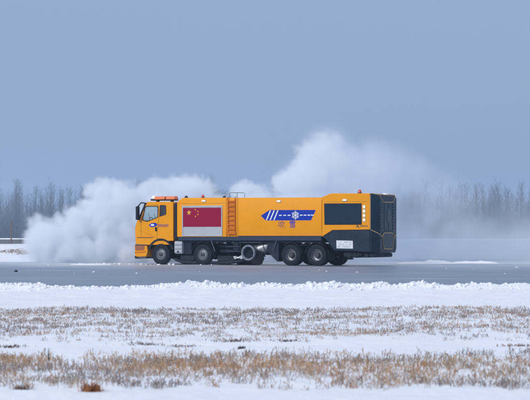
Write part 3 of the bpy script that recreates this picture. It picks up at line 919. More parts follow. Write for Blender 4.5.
# --- ladder and roof rail
ld = empty('ladder', (0,0,0), body)
for u in (5.17, 4.75):
    MB().tube([(u,YN+.06,1.56),(u,YN+.06,3.50),(u,YN-.02,3.62)], .028, 8).build('stile', 'orange_paint', ld)
for k in range(8):
    z = 1.66 + k*.245
    MB().box(4.76, 5.16, YN+.03, YN+.09, z-.03, z+.03).build('rung', 'orange_paint', ld)
MB().box(4.80, 5.12, YN-.03, YN+.012, 1.60, 3.42).build('backing_plate', 'ladder_backing', ld)
rr2 = empty('roof_handrail', (0,0,0), body)
for y0 in (1.25,):
    MB().tube([(5.22,y0,3.57),(5.22,y0,3.80),(5.16,y0,3.84),(4.36,y0,3.84),(4.30,y0,3.80),(4.30,y0,3.56)], .014, 8).build('hand_rail', 'dull_steel', rr2)
MB().tube([(4.76,1.25,3.84),(4.76,1.25,3.56)], .016, 8).build('rail_post', 'dull_steel', rr2)

# --- lamps on the body
def beacon(u, y, z, r, h, lens, nm):
    b = empty(nm, (u, y, z), body)
    m = MB(); m.tube([(0,0,-.01),(0,0,.045)], r*1.15, 14); m.build('beacon_base', 'black_plastic', b)
    m = MB(); m.dome((0,0,.04), r, r, h); m.build('beacon_lens', lens, b)
beacon(7.98, 1.1, 3.595, .085, .09, 'dark_glass_panel', 'roof_beacon')
beacon(6.94, 1.1, 3.59, .085, .14, 'red_lens', 'roof_beacon')
beacon(5.62, 1.1, 3.585, .08, .07, 'dark_glass_panel', 'roof_beacon')
beacon(-2.33, 1.1, 3.72, .10, .17, 'red_lens', 'roof_beacon')
for u, z in ((6.67,3.42), (2.15,3.36), (-1.66,3.38)):
    mk = empty('work_lamp', (u, YN, z), body)
    MB().prism([(-.13,-.055),(.13,-.055),(.13,.055),(-.13,.055)], -.02, .03).build('lamp_housing', 'silver_shutter', mk, bevel=.015)
    MB().prism([(-.11,-.042),(.11,-.042),(.11,.042),(-.11,.042)], .031, .045).build('lamp_lens', 'lamp_white', mk, bevel=.01)

# --- rear end: faceted dark fascia with trim lines
rear = empty('rear_fascia', (0,0,0), T)
def ring(u, w, z0, z1, c):
    half = [(w-c, z0), (w, z0+c*1.4), (w, z1-c), (w-c, z1)]
    return [(u, y_, z_) for y_, z_ in half] + [(u, -y_, z_) for y_, z_ in reversed(half)]
MB().loft([ring(-3.062, YN-.003, .70, 3.70, .04), ring(-3.13, YN-.01, .69, 3.69, .06), ring(-3.34, 1.16, .68, 3.64, .10), ring(-3.42, 1.08, .74, 3.58, .12)]).build('fascia_shell', 'navy_panel', rear, bevel=.015)
# glossy door leaves on the flat of the fascia, split down the middle and at waist height
for s in (-1, 1):
    a, b = sorted((s*.03, s*.50)); 
    MB().box(-3.437, -3.40, a, b, 1.84, 3.22).build('door_leaf', 'dark_glass_panel', rear, bevel=.012)
    a, b = sorted((s*.54, s*1.00))
    MB().box(-3.432, -3.40, a, b, 1.78, 3.40).build('vent_panel', 'dark_glass_panel', rear, bevel=.012)
    a, b = sorted((s*.83, s*1.03))
    MB().box(-3.434, -3.40, a, b, .92, 1.40).build('tail_light', 'dark_glass_panel', rear, bevel=.012)
    for k in range(9):
        z = 1.92 + k*.155
        a, b = sorted((s*.60, s*.94))
        MB().box(-3.452, -3.43, a, b, z, z+.05).build('louvre', 'navy_panel', rear)
    MB().tube([(-3.45,s*.09,2.2),(-3.47,s*.09,2.24),(-3.47,s*.09,2.9),(-3.45,s*.09,2.94)], .014, 8).build('door_bar', 'steel', rear)
def rline(pts, name):
    MB().tube(pts, .024, 6).build(name, 'rear_trim', rear)
uf = -3.432
rline([(uf,.78,1.50),(uf,.50,1.70),(uf,-.50,1.70),(uf,-.78,1.50),(uf,-.50,.88),(uf,.50,.88),(uf,.78,1.50)], 'hexagon_trim')
MB().add([(uf-.003,.72,1.50),(uf-.003,.47,1.66),(uf-.003,-.47,1.66),(uf-.003,-.72,1.50),(uf-.003,-.47,.92),(uf-.003,.47,.92)], [(0,1,2,3,4,5)]).build('hexagon_panel', 'dark_glass_panel', rear)
for s in (-1, 1):
    rline([(uf,s*.78,1.50),(uf,s*1.02,1.62),(-3.35,s*1.17,1.70),(-3.12,s*1.462,1.855)], 'side_trim')
rline([(-3.40,.98,3.60),(uf,.60,3.28),(uf,-.60,3.28),(-3.40,-.98,3.60)], 'upper_trim')
rline([(-3.10,1.40,3.715),(-3.35,1.02,3.655),(-3.35,-1.02,3.655),(-3.10,-1.40,3.715)], 'top_trim')
rline([(-3.08,YN+.002,1.88),(-3.08,YN+.002,3.62)], 'corner_trim')
MB().loft([[(-3.30+du, y_, z_) for du, z_ in ((-.06,3.655),(.10,3.69),(.10,3.75),(-.04,3.73))] for y_ in (-.16, .16)]).build('top_camera', 'lamp_white', rear, bevel=.015)
# hanging de-icing bar and nozzles under the tail
ub = empty('tail_blower', (0,0,0), T)
MB().loft([[(u, y_, z_) for y_, z_ in [(-1.2,zb),(-1.2,zt),(1.22,zt),(1.22,zb)]] for u, zb, zt in ((-1.45,.52,.79),(-1.62,.45,.78),(-2.2,.46,.76),(-2.5,.52,.74))]).build('blower_housing', 'chassis_black', ub, bevel=.04)
for u, r_ in ((-1.75,.13), (-2.1,.13), (-2.75,.12), (-3.05,.11)):
    m = MB(); m.tube([(u,-1.15,.56),(u,1.24,.56)], r_, 16); m.build('blower_pipe', 'chassis_black', ub)
MB().box(-3.15, -2.5, -.9, 1.15, .60, .73).build('blower_bracket', 'chassis_black', ub, bevel=.02)

# ------------------------------------------------------------------ dry grass stubble
def grass(name, boxes, label, dens_fn, hgt, n, tints, seed, width=.0046):
    rg = np.random.default_rng(seed)
    x0, x1, y0, y1 = boxes
    # tufts
    x = rg.uniform(x0, x1, n); y = rg.uniform(y0, y1, n)
    keep = rg.uniform(0, 1, n) < dens_fn(x, y)
    x, y = x[keep], y[keep]; k = len(x)
    nb = 6
    X0 = np.repeat(x, nb) + rg.normal(0, .035, k*nb); Y0 = np.repeat(y, nb) + rg.normal(0, .035, k*nb)
    tone = np.repeat(np.clip(vnoise(x*0.9, y*0.9, seed)*1.2 + rg.normal(0,.22,k) - .1, 0, 1), nb)
    Hh = hgt*np.repeat(rg.uniform(.45, 1.15, k), nb)*rg.uniform(.45, 1.1, k*nb)
    az = rg.uniform(0, 6.283, k*nb); lean = np.abs(rg.normal(0, .75, k*nb))
    dx, dy = np.cos(az)*np.sin(lean), np.sin(az)*np.sin(lean); dz = np.cos(lean)
    base = ground_h(X0, Y0) - .01
    wv = width*rg.uniform(.6, 1.5, k*nb)
    wa = rg.uniform(-.6, .6, k*nb)
    wx, wy = np.cos(wa)*wv, np.sin(wa)*wv
    droop = rg.uniform(0, .5, k*nb)
    p0 = np.stack([X0, Y0, base], 1)
    mid = p0 + np.stack([dx, dy, dz], 1)*(Hh*.55)[:,None]
    tip = mid + np.stack([dx*(1+droop), dy*(1+droop), dz*(1-droop)], 1)*(Hh*.5)[:,None]
    wvec = np.stack([wx, wy, wx*0], 1)
    V = np.stack([p0-wvec*.5, p0+wvec*.5, mid+wvec*.6, mid-wvec*.6, tip+wvec*.9, tip-wvec*.9], 1).reshape(-1, 3)
    i0 = np.arange(k*nb)*6
    F = np.concatenate([np.stack([i0, i0+1, i0+2, i0+3], 1), np.stack([i0+3, i0+2, i0+4, i0+5], 1)])
    me = np_mesh(name, V, F, 'dry_grass', smooth=False)
    T0, T1, T2 = [np.array(t) for t in tints]
    c = np.where(tone[:,None] < .5, T0+(T1-T0)*(tone[:,None]*2), T1+(T2-T1)*(tone[:,None]*2-1))
    red = np.repeat((rg.uniform(0, 1, k) < .05).astype(float), nb)[:,None]
    c = c*(1-red) + red*np.array([.34,.15,.08])
    c = c*rg.uniform(.6, 1.3, k*nb)[:,None]
    c4 = np.concatenate([np.clip(c, 0, 1), np.ones((k*nb, 1))], 1)
    a = me.color_attributes.new('tint', 'FLOAT_COLOR', 'POINT')
    a.data.foreach_set('color', np.repeat(c4, 6, axis=0).astype(np.float32).ravel())
    return tag(link(name, me), label, 'grass', kind='stuff')
def d_near(x, y):
    edge = sstep(17.3, 18.0, y + (fbm(x*1.1, x*0, 3, 61)-.45)*1.2)*(1-sstep(21.6, 23.0, y + (fbm(x*.8, x*0+2, 3, 62)-.45)*1.6))
    return edge*np.clip(fbm(x*.9, y*1.1, 3, 63)*1.9-.30, 0.06, 1)
def d_far(x, y):
    edge = sstep(24.9, 26.3, y + (fbm(x*.8, x*0, 3, 71)-.45)*1.5)*(1-sstep(36.4, 37.4, y))
    clear = 1-.85*np.exp(-((y-26.0)/.3)**2)
    return edge*clear*np.clip(fbm(x*.7, y*.9, 3, 73)*1.8-.25, 0.05, 1)
grass('dry_grass', (-5.5, 5.5, 17, 23.6), 'tan dead grass strip nearest the camera poking through snow', d_near, .115, 9500,
      ((.22,.19,.195), (.36,.285,.235), (.46,.295,.175)), 3)
grass('dry_grass', (-8.5, 8.5, 25, 38), 'grey brown stubble strip between the near grass and the snow bank', d_far, .075, 17500,
      ((.21,.185,.195), (.33,.27,.24), (.42,.30,.215)), 4)
def d_band(x, y):
    return np.clip(fbm(x*.35, y*.3, 3, 83)*2.4-.3, 0.1, 1)*np.exp(-((y-107.2-(fbm(x*.3, x*0, 3, 84)-.45)*2)/.75)**2)
grass('dry_grass', (-26, -3, 104, 111), 'brownish grass streak along the snow bank beyond the runway', d_band, .10, 36000,
      ((.16,.12,.10), (.24,.16,.10), (.30,.19,.11)), 5, width=.007)

def tuft(x, y, r, hgt, nb, tints, label, seed, flatness=.35):
    rg = np.random.default_rng(seed)
    V = [Vector((x, y, float(ground_h(np.array([x]), np.array([y]))[0])-.06))]; F = []
    for i in range(nb):
        a = rg.uniform(0, 6.283); l = abs(rg.normal(0, .6)); h_ = hgt*rg.uniform(.5, 1.1)
        bx, by = x+rg.normal(0, r), y+rg.normal(0, r*.5)
        z = float(ground_h(np.array([bx]), np.array([by]))[0])-.01
        d = Vector((math.cos(a)*math.sin(l), math.sin(a)*math.sin(l), math.cos(l)))
        p = Vector((bx, by, z)); w = Vector((math.cos(a*3)*.005, math.sin(a*3)*.005, 0))
        o = len(V); m1 = p+d*h_*.55; t1 = m1+Vector((d.x*1.4, d.y*1.4, d.z*.6))*h_*.45
        V += [p-w, p+w, m1+w, m1-w, t1+w*.6, t1-w*.6]; F += [(o,o+1,o+2,o+3),(o+3,o+2,o+4,o+5),(0,0,o,o+1)]
    me = bpy.data.meshes.new('dead_grass_tuft'); me.from_pydata([tuple(v) for v in V], [], [f if f[0] != f[1] else f[1:] for f in F]); me.materials.append(MATS['dry_grass'])
    c = np.array(tints)[None,:]*rg.uniform(.6, 1.35, (nb,1))
    a_ = me.color_attributes.new('tint', 'FLOAT_COLOR', 'POINT')
    a_.data.foreach_set('color', np.concatenate([[[.1,.08,.06,1]], np.repeat(np.concatenate([c, np.ones((nb,1))],1), 6, axis=0)]).astype(np.float32).ravel())
    return tag(link('dead_grass_tuft', me), label, 'grass tuft', 'dark tufts sticking out of the snow')
def gpos(px, py, hz=235, f=1710.):
    Yd = 1.56*f/(py-hz); return (px-265)/f*Yd, Yd
for i, (px, py, r, h_, nb, tn, lb_) in enumerate((
    (92, 390, .055, .13, 160, (.36,.15,.06), 'rust red grass tuft at the front edge of the near strip'),
    (23, 388, .05, .07, 70, (.16,.10,.08), 'small dark brown tuft low in the bottom corner, below the cloud end'),
    (50, 359, .012, .22, 12, (.10,.10,.11), 'lone tall dark stalk standing in clear snow between the strips'),
    (9, 342.5, .12, .06, 110, (.10,.065,.045), 'dark brown tuft at the picture edge between the two strips'),
    (145, 342, .15, .06, 130, (.10,.065,.05), 'wide dark brown tuft in the snow gap, below the cab'),
    (181, 343, .14, .055, 110, (.16,.09,.05), 'reddish brown tuft in the snow gap, below the flag front'),
    (236, 341, .17, .06, 140, (.10,.06,.05), 'widest dark tuft in the snow gap, below the ladder'),
    (288, 341, .10, .055, 90, (.09,.07,.06), 'dark flat tuft in the snow gap, below the blue arrow'),
    (241, 349.5, .04, .06, 50, (.09,.08,.08), 'tiny dark tuft by itself in the open snow just before the near strip'),
    (520, 346, .16, .07, 110, (.20,.13,.09), 'brown tuft in the snow gap farthest behind the truck'),
)):
    gx, gy = gpos(px, py)
    tuft(gx, gy, r, h_, nb, tn, lb_, 300+i)

# ------------------------------------------------------------------ perimeter wall, fence, posts
FY = 300.0
wall = empty('perimeter_wall', (0, FY, 0)); tag(wall, 'low dark perimeter wall with a snow cap in front of the bare trees', 'wall')
MB().box(-140, 14, -.12, .12, -.1, .82).build('wall_body', 'wall_concrete', wall)
cp = []; cf = []
nn = 155
for i in range(nn):
    x = -140+i; hsn = .16 + .10*float(fbm(np.array(x*.35), np.array(4.4), 3, 91))
    cp += [(x,-.17,.822),(x,-.13,.822+hsn*.7),(x,0,.822+hsn),(x,.13,.822+hsn*.7),(x,.17,.822)]
for i in range(nn-1):
    for j in range(4):
        a = i*5+j; cf.append((a, a+1, a+6, a+5))
MB().add(cp, cf).build('snow_cap', 'snow', wall)
fence = empty('perimeter_fence', (0, FY+1.2, 0)); tag(fence, 'tall dark wire fence on thin posts behind the snow-capped wall', 'fence')
pm = MB().box(-.06, .06, -.06, .06, -.1, 2.7); pm.add([(-.05,-.05,2.7),(.05,-.05,2.7),(.05,.05,2.7),(-.05,.05,2.7),(-.05,-.45,3.05),(.05,-.45,3.05),(.05,-.38,3.08),(-.05,-.38,3.08)], [(4,5,6,7),(0,1,5,4),(1,2,6,5),(2,3,7,6),(3,0,4,7)])
p0 = pm.build('post', 'post_concrete', fence, smooth=False)
p0.location = (-57.5, 0, 0)
for i in range(1, 32):
    c = p0.copy(); COL.objects.link(c); c.location = (-57.5+i*2.3, 0, 0)
wires = MB()
for z in (.35, .75, 1.15, 1.55, 1.95, 2.35, 2.68):
    wires.box(-60, 14, -.012, .012, z-.012, z+.012)
for z, yo_ in ((2.85,-.2),(3.03,-.4)):
    wires.box(-60, 14, yo_-.01, yo_+.01, z-.01, z+.01)
for i in range(493):
    x = -60+i*.15
    wires.add([(x-.006,-.01,.3),(x+.006,-.01,.3),(x+.006,-.01,2.68),(x-.006,-.01,2.68)], [(0,1,2,3)])
tag(wires.build('wire_mesh', 'post_concrete', fence, smooth=False), kind='stuff')
wp = empty('wooden_post', (-44.3, FY-1.5, 0)); tag(wp, 'thick brown wooden post standing in front of the fence near the picture edge', 'post')
MB().tube([(0,0,-.2),(0,0,2),(0.05,0,4.1)], .13, 12, .11).build('shaft', 'wood_post', wp)
MB().tube([(.05,0,4.05),(.05,0,4.18)], .15, 12).build('cap', 'wood_post', wp)

# ------------------------------------------------------------------ bare trees beyond the fence
def limb(mb, p, d, ln, r0, r1, n, rg, seg=4, wob=.06):
    pts = [p.copy()]
    q_ = p.copy(); dd = d.normalized()
    for i in range(n):
        dd = (dd + Vector((rg.gauss(0,wob), rg.gauss(0,wob), rg.gauss(0,wob)+.05))).normalized()
        q_ = q_ + dd*(ln/n); pts.append(q_.copy())
    mb.tube(pts, r0, seg, r1)
    return pts, dd
def make_tree(hgt, seed, dens=1.0, spread=.34):
    rg = random.Random(seed)
    tr = MB(); br = MB()
    pts, _ = limb(tr, Vector((0,0,-.2)), Vector((rg.gauss(0,.03), rg.gauss(0,.03), 1)), hgt*.97, (.115+.05*rg.random())*hgt/15, .02, 9, rg, 6, .025)
    n = int(46*dens)
    for i in range(n):
        t = .16 + .82*(i+rg.random())/n
        k = t*9; j = min(8, int(k)); p = pts[j].lerp(pts[j+1], k-j)
        a = i*2.4+rg.gauss(0,.4); up = .9+.9*t
        d = Vector((math.cos(a), math.sin(a), up*(1.2-spread)))
        ln = hgt*(.30-.18*abs(t-.32))*rg.uniform(.7,1.15)*(1.05-.55*t)
        lp, dd = limb(br, p, d, ln, .055*(1.1-t)*hgt/15+.012, .010, 4, rg, 3, .09)
        for s in range(int(12*dens)):
            tt = .25+.75*rg.random(); kk = tt*4; jj_ = min(3, int(kk)); q_ = lp[jj_].lerp(lp[jj_+1], kk-jj_)
            a2 = rg.random()*6.283
            d2 = (dd + Vector((math.cos(a2)*.8, math.sin(a2)*.8, rg.uniform(.0,.7)))).normalized()
            l2 = ln*rg.uniform(.22,.5); e = q_+d2*l2; sd = d2.cross(Vector((rg.random(),rg.random(),.3))).normalized()*.014
            br.add([q_-sd, q_+sd, e], [(0,1,2)])
            for s2 in range(2):
                a3 = rg.random()*6.283; q3 = q_.lerp(e, rg.uniform(.3,.9))
                d3 = (d2 + Vector((math.cos(a3)*.7, math.sin(a3)*.7, .25))).normalized(); e3 = q3+d3*l2*.6
                sd3 = d3.cross(Vector((rg.random(),.4,rg.random()))).normalized()*.011
                br.add([q3-sd3, q3+sd3, e3], [(0,1,2)])
    return tr, br
TREES = []
for i in range(7):
    tr, br = make_tree(random.uniform(21.5, 26), 50+i, random.uniform(.85, 1.2), random.uniform(.1, .5))
    TREES.append((tr, br))
protos = []
for tr, br in TREES:
    r = empty('bare_tree', (0, 4000, 0))
    a = tr.build('trunk', 'bark', r, smooth=False); b = br.build('crown', 'twig', r, smooth=False)
    protos.append(r)
rt = random.Random(5)
spots = []
for y0, st in ((735, (1.7, 2.6)), (765, (1.9, 2.9))):
    x = -136.0
    while x < 136:
        spots.append((x + rt.uniform(-.8,.8), y0 + rt.uniform(-9, 9))); x += rt.uniform(*st)
used = set()
for i, (x, y) in enumerate(spots):
    k = rt.randrange(7)
    if k in used:
        o = copy_tree(protos[k])
    else:
        o = protos[k]; used.add(k)
    o.location = (x, y, 0); o.rotation_euler = (0, 0, rt.uniform(0, 6.283))
    s = rt.uniform(.62, 1.08)
    o.scale = (s, s, s*rt.uniform(.92, 1.06))
    if x < -54:
        tag(o, 'slender leafless grey tree in the hazy row ahead of the snow cloud', 'tree', 'bare trees ahead of the cloud')
    elif x < 68:
        tag(o, 'leafless tree standing behind the snow cloud and the truck', 'tree', 'bare trees behind the cloud')
    else:
        tag(o, 'leafless tree fading into mist behind the rear of the truck', 'tree', 'bare trees in the mist behind the truck')
for k in range(7):
    if k not in used:
        for ch in list(protos[k].children): bpy.data.objects.remove(ch)
        bpy.data.objects.remove(protos[k])
# the wood behind them reads as one mass
def wood_mass(name, material, src, n, xr, yr, sc, seed, label):
    rg = np.random.default_rng(seed); V = []; F = []; o = 0
    arrs = []
    for mb in src:
        v = np.array(mb.v); tri = []
        for f in mb.f:
            for q_ in range(1, len(f)-1): tri.append((f[0], f[q_], f[q_+1]))
        arrs.append((v, np.array(tri)))
    for i in range(n):
        v, f = arrs[i % len(arrs)]
        a = rg.uniform(0, 6.283); c, s = math.cos(a), math.sin(a); k = rg.uniform(*sc)
        V.append(np.stack([(v[:,0]*c-v[:,1]*s)*k+rg.uniform(*xr), (v[:,0]*s+v[:,1]*c)*k+rg.uniform(*yr), v[:,2]*k], 1) if 0 else
                 np.stack([(v[:,0]*c-v[:,1]*s)*k, (v[:,0]*s+v[:,1]*c)*k, v[:,2]*k], 1) + np.array([rg.uniform(*xr), rg.uniform(*yr), 0]))
        F.append(f+o); o += len(v)
    return tag(link(name, np_mesh(name, np.concatenate(V), np.concatenate(F), material, smooth=False)), label, 'trees', kind='stuff')
back = []
for i in range(3):
    tr, br = make_tree(24, 90+i, .7); back.append(MB().add(tr.v, tr.f).add(br.v, br.f))
wood_mass('far_wood', 'twig', back, 900, (-175, 175), (785, 960), (.62, 1.08), 8, 'hazy mass of leafless wood behind the front rows of trees')
def shrub(seed):
    rg = random.Random(seed); mb = MB()
    for i in range(60):
        a = rg.random()*6.283; l = rg.uniform(.1,.6)
        p = Vector((rg.gauss(0,.6), rg.gauss(0,.4), -.1)); d = Vector((math.cos(a)*l, math.sin(a)*l, 1)).normalized()
        h_ = rg.uniform(1.2, 3.6); e = p+d*h_; sd = Vector((.026, 0, 0))
        mb.add([p-sd, p+sd, e], [(0,1,2)])
        for k in range(5):
            q_ = p.lerp(e, rg.uniform(.3,.9)); d2 = (d+Vector((rg.gauss(0,.5), rg.gauss(0,.5), .2))).normalized(); e2 = q_+d2*h_*.35
            mb.add([q_-sd*.7, q_+sd*.7, e2], [(0,1,2)])
    return mb
wood_mass('undergrowth', 'shrub_twig', [shrub(i) for i in range(4)], 900, (-160, 160), (690, 740), (1.3, 3.0), 9, 'dark leafless undergrowth at the foot of the trees')

# ------------------------------------------------------------------ blown snow: dense billowing cloud and thin drifting veil
def smoke_mat(name, color, aniso, mult):
    m = bpy.data.materials.new(name); m.use_nodes = True
    t = m.node_tree; t.nodes.remove(t.nodes['Principled BSDF'])
    pv = t.nodes.new('ShaderNodeVolumePrincipled')
    pv.inputs['Color'].default_value = (*color, 1)
    pv.inputs['Density'].default_value = mult
    pv.inputs['Anisotropy'].default_value = aniso
    t.links.new(pv.outputs[0], t.nodes['Material Output'].inputs['Volume'])
    MATS[name] = m
smoke_mat('snow_smoke', (0.945, 0.968, 0.995), 0.0, 1.0)
smoke_mat('snow_veil', (0.86, 0.93, 1.0), 0.0, 1.0)

def cloud(name, puffs, mn, mx, res, dens, soft, amp, freq, material, label, billow=True, zfade=None):
    """Puff centres with radii, turned into a billowed density grid."""
    me = bpy.data.meshes.new(name)
    me.from_pydata([p[:3] for p in puffs], [], [])
    ra = me.attributes.new('radius', 'FLOAT', 'POINT'); ra.data.foreach_set('value', [p[3] for p in puffs])
    rd = me.attributes.new('thick', 'FLOAT', 'POINT'); rd.data.foreach_set('value', [p[4] for p in puffs])
    o = bpy.data.objects.new(name, me); COL.objects.link(o)
    g = bpy.data.node_groups.new(name, 'GeometryNodeTree')
    g.interface.new_socket('Geometry', in_out='INPUT', socket_type='NodeSocketGeometry')
    g.interface.new_socket('Geometry', in_out='OUTPUT', socket_type='NodeSocketGeometry')
    N = lambda t, **k: [setattr(n_, a, b) or n_ for n_ in [g.nodes.new(t)] for a, b in (k or {'label': ''}).items()][0]
    L = g.links.new
    gi = N('NodeGroupInput'); go = N('NodeGroupOutput')
    pos = N('GeometryNodeInputPosition')
    def math_(op, a, b=None, c=None):
        n_ = g.nodes.new('ShaderNodeMath'); n_.operation = op
        for i, v in enumerate((a, b, c)):
            if v is None: continue
            if isinstance(v, (int, float)): n_.inputs[i].default_value = v
            else: L(v, n_.inputs[i])
        return n_.outputs[0]
    # two differently warped look-ups, the larger one wins, so that puffs are neither round nor creased where they meet
    na = g.nodes.new('GeometryNodeInputNamedAttribute'); na.data_type = 'FLOAT'; na.inputs['Name'].default_value = 'radius'
    nb_ = g.nodes.new('GeometryNodeInputNamedAttribute'); nb_.data_type = 'FLOAT'; nb_.inputs['Name'].default_value = 'thick'
    def lookup(offset, k):
        sh_ = g.nodes.new('ShaderNodeVectorMath'); sh_.operation = 'ADD'; sh_.inputs[1].default_value = offset
        L(pos.outputs[0], sh_.inputs[0])
        nw = g.nodes.new('ShaderNodeTexNoise'); nw.inputs['Scale'].default_value = freq*.45; nw.inputs['Detail'].default_value = 2
        L(sh_.outputs[0], nw.inputs['Vector'])
        vs = g.nodes.new('ShaderNodeVectorMath'); vs.operation = 'SUBTRACT'; vs.inputs[1].default_value = (.5, .5, .5)
        L(nw.outputs['Color'], vs.inputs[0])
        vm = g.nodes.new('ShaderNodeVectorMath'); vm.operation = 'SCALE'; vm.inputs['Scale'].default_value = amp*k
        L(vs.outputs[0], vm.inputs[0])
        va = g.nodes.new('ShaderNodeVectorMath'); va.operation = 'ADD'
        L(pos.outputs[0], va.inputs[0]); L(vm.outputs[0], va.inputs[1])
        sn = g.nodes.new('GeometryNodeSampleNearest'); sn.domain = 'POINT'
        L(gi.outputs[0], sn.inputs['Geometry']); L(va.outputs[0], sn.inputs['Sample Position'])
        def sample(kind, field):
            s_ = g.nodes.new('GeometryNodeSampleIndex'); s_.data_type = kind; s_.domain = 'POINT'
            L(gi.outputs[0], s_.inputs['Geometry']); L(field, s_.inputs['Value']); L(sn.outputs[0], s_.inputs['Index'])
            return s_.outputs[0]
        cpos = sample('FLOAT_VECTOR', pos.outputs[0]); crad = sample('FLOAT', na.outputs[0]); cth_ = sample('FLOAT', nb_.outputs[0])
        ds = g.nodes.new('ShaderNodeVectorMath'); ds.operation = 'DISTANCE'
        L(va.outputs[0], ds.inputs[0]); L(cpos, ds.inputs[1])
        return math_('SUBTRACT', crad, ds.outputs['Value']), cth_
    sd1, cth = lookup((0, 0, 0), 1.8)
    sd2, _c = lookup((13.7, -4.1, 7.3), 2.8)
    sd = math_('MAXIMUM', sd1, sd2)
    nz = g.nodes.new('ShaderNodeTexNoise'); nz.inputs['Scale'].default_value = freq; nz.inputs['Detail'].default_value = 4.5; nz.inputs['Roughness'].default_value = .6
    L(pos.outputs[0], nz.inputs['Vector'])
    if billow:
        b_ = math_('ABSOLUTE', math_('SUBTRACT', math_('MULTIPLY', nz.outputs[0], 2.0), 1.0))
        b_ = math_('MULTIPLY', math_('SUBTRACT', b_, .22), amp*3.0)
    else:
        b_ = math_('MULTIPLY', math_('SUBTRACT', nz.outputs[0], .5), amp*3.0)
    sd = math_('ADD', sd, b_)
    f_ = math_('DIVIDE', sd, soft)
    mr = g.nodes.new('ShaderNodeMapRange'); mr.interpolation_type = 'SMOOTHSTEP'
    L(f_, mr.inputs['Value'])
    de = math_('MULTIPLY', math_('MULTIPLY', mr.outputs[0], dens), cth)
    vc = g.nodes.new('GeometryNodeVolumeCube')
    L(de, vc.inputs['Density'])
    vc.inputs['Min'].default_value = mn; vc.inputs['Max'].default_value = mx
    for nm, r_ in zip(('Resolution X', 'Resolution Y', 'Resolution Z'), res): vc.inputs[nm].default_value = r_
    sm = g.nodes.new('GeometryNodeSetMaterial'); sm.inputs['Material'].default_value = MATS[material]
    L(vc.outputs[0], sm.inputs['Geometry']); L(sm.outputs[0], go.inputs[0])
    md = o.modifiers.new('cloud', 'NODES'); md.node_group = g
    me.materials.append(MATS[material])
    return tag(o, label, 'snow cloud', kind='stuff')

# crest of the cloud along the runway: (x, top z), metres
CREST = [(-13.5,0.5),(-13.3,2.5),(-12.7,2.65),(-11.9,2.7),(-11.6,3.2),(-10.9,3.6),(-10.4,3.8),(-10.1,4.6),(-9.4,4.95),(-8.6,5.0),(-8.0,4.3),(-7.3,4.5),(-6.5,4.8),(-5.6,5.15),
         (-4.4,5.3),(-3.5,4.8),(-2.9,3.9),(-2.3,3.8),(-1.7,4.6),(-.9,4.95),(-.3,4.3),(.2,3.8),(.7,4.2),(1.2,5.2),(2.0,6.0),(2.7,7.0),(3.4,7.75),(4.3,7.7),(5.0,7.0),(6.0,7.2),(6.9,7.3),(8.0,6.6)]
def crest(x):
    return float(np.interp(x, [c[0] for c in CREST], [c[1] for c in CREST]))
rp = random.Random(21)
puffs = []
x = -13.3
while x < 7.3:
    top = crest(x)+.15 if x < 4.5 else crest(x)-.2*(x-4.5)
    yc = 101.6 if x > -6 else 100.2
    r = min(rp.uniform(.75, 1.25), top*.45)
    thick = 1.0 if x < .2 else float(np.interp(x, [.2, 1.5, 3.5, 6, 7.5], [1.0, .75, .42, .12, .04]))
    puffs.append((x, yc+rp.uniform(-1.2,1.2), top-r*.85, r, thick))
    z = top-r*1.9
    while z > -.3:
        r2 = rp.uniform(1.05, 1.55)
        for dy in (-1.6, 0, 1.6):
            puffs.append((x+rp.uniform(-.35,.35)+ (0.3 if x < -12.5 else 0), yc+dy+rp.uniform(-.4,.4), z, r2*(.9 if dy else 1), thick))
        z -= r2*1.05
    x += rp.uniform(.55, .85)
cloud('snow_cloud', puffs, (-15.5, 96.2, 0.03), (10.5, 106.5, 9.0), (260, 103, 90), 1.8, .42, .50, .78, 'snow_smoke',
      'billowing white cloud of blown snow rising behind the truck')
veil = []
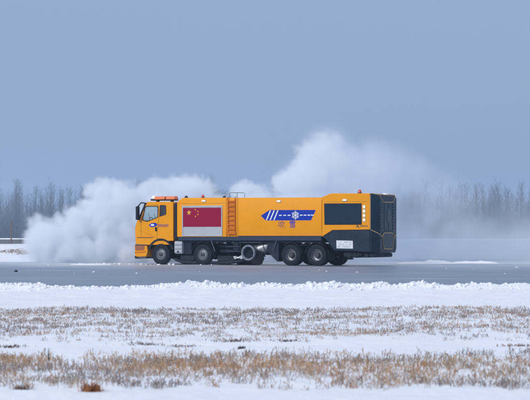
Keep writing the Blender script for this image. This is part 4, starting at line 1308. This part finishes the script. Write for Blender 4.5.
for i in range(150):
    t = rp.random(); x = 1.5 + 30*t
    top = float(np.interp(x, [1, 4, 8, 11, 16, 32], [7.2, 7.6, 6.8, 5.8, 4.2, 3.0]))
    veil.append((x, 106+rp.uniform(-6, 10), rp.uniform(0, max(.3, top-1.6)), rp.uniform(1.6, 2.6), rp.uniform(.5,1)*(1.0 if x < 9 else max(.35, 1-.05*(x-9)))))
x = .8
while x < 12.5:                                              # the cloud thins out towards the rear of the truck
    top = crest(x) if x < 8 else 6.6-.3*(x-8)
    tk = float(np.interp(x, [.8, 2.5, 5, 8, 12.5], [2.0, 5.0, 5.5, 4.2, 2.2]))
    z = top-1.2
    while z > -.5:
        for dy in (-1.5, 1.2):
            veil.append((x+rp.uniform(-.5,.5), 103.4+dy+rp.uniform(-.6,.6), z+rp.uniform(-.3,.3), rp.uniform(1.2, 1.8), tk*rp.uniform(.6,1.3)))
        z -= 1.25
    x += rp.uniform(.8, 1.2)
for i in range(220):
    x = rp.uniform(5.5, 36)
    veil.append((x, 108+rp.uniform(-7, 9), rp.uniform(-.2, 1.6), rp.uniform(1.4, 2.4), rp.uniform(1.7, 2.8)))
for i in range(200):                                         # powder creeping along the ground
    x = rp.uniform(-15, 9)
    veil.append((x, rp.uniform(98.5, 108) if x > -8 else rp.uniform(95, 107), rp.uniform(-.5, .2), rp.uniform(.8, 1.2), rp.uniform(2.0, 4.0)))
cloud('snow_veil', veil, (-17, 94, 0.03), (38, 122, 10.5), (150, 76, 44), .062, 1.4, .8, .3, 'snow_veil',
      'thin veil of drifting snow trailing behind the rear of the truck', billow=False)

# ------------------------------------------------------------------ haze in the air
hz = MB().box(-1600, 1600, -90, 2700, -1.4, 31.0).build('haze', None, smooth=False)
hm = bpy.data.materials.new('haze_air'); hm.use_nodes = True
ht = hm.node_tree; ht.nodes.remove(ht.nodes['Principled BSDF'])
pv = ht.nodes.new('ShaderNodeVolumePrincipled')
pv.inputs['Color'].default_value = (0.60, 0.80, 1.0, 1)
pv.inputs['Density'].default_value = 0.00036
pv.inputs['Anisotropy'].default_value = 0.2
ht.links.new(pv.outputs[0], ht.nodes['Material Output'].inputs['Volume'])
hz.data.materials.append(hm)
tag(hz, 'pale blue winter haze filling the air over the airfield', 'haze', kind='stuff')
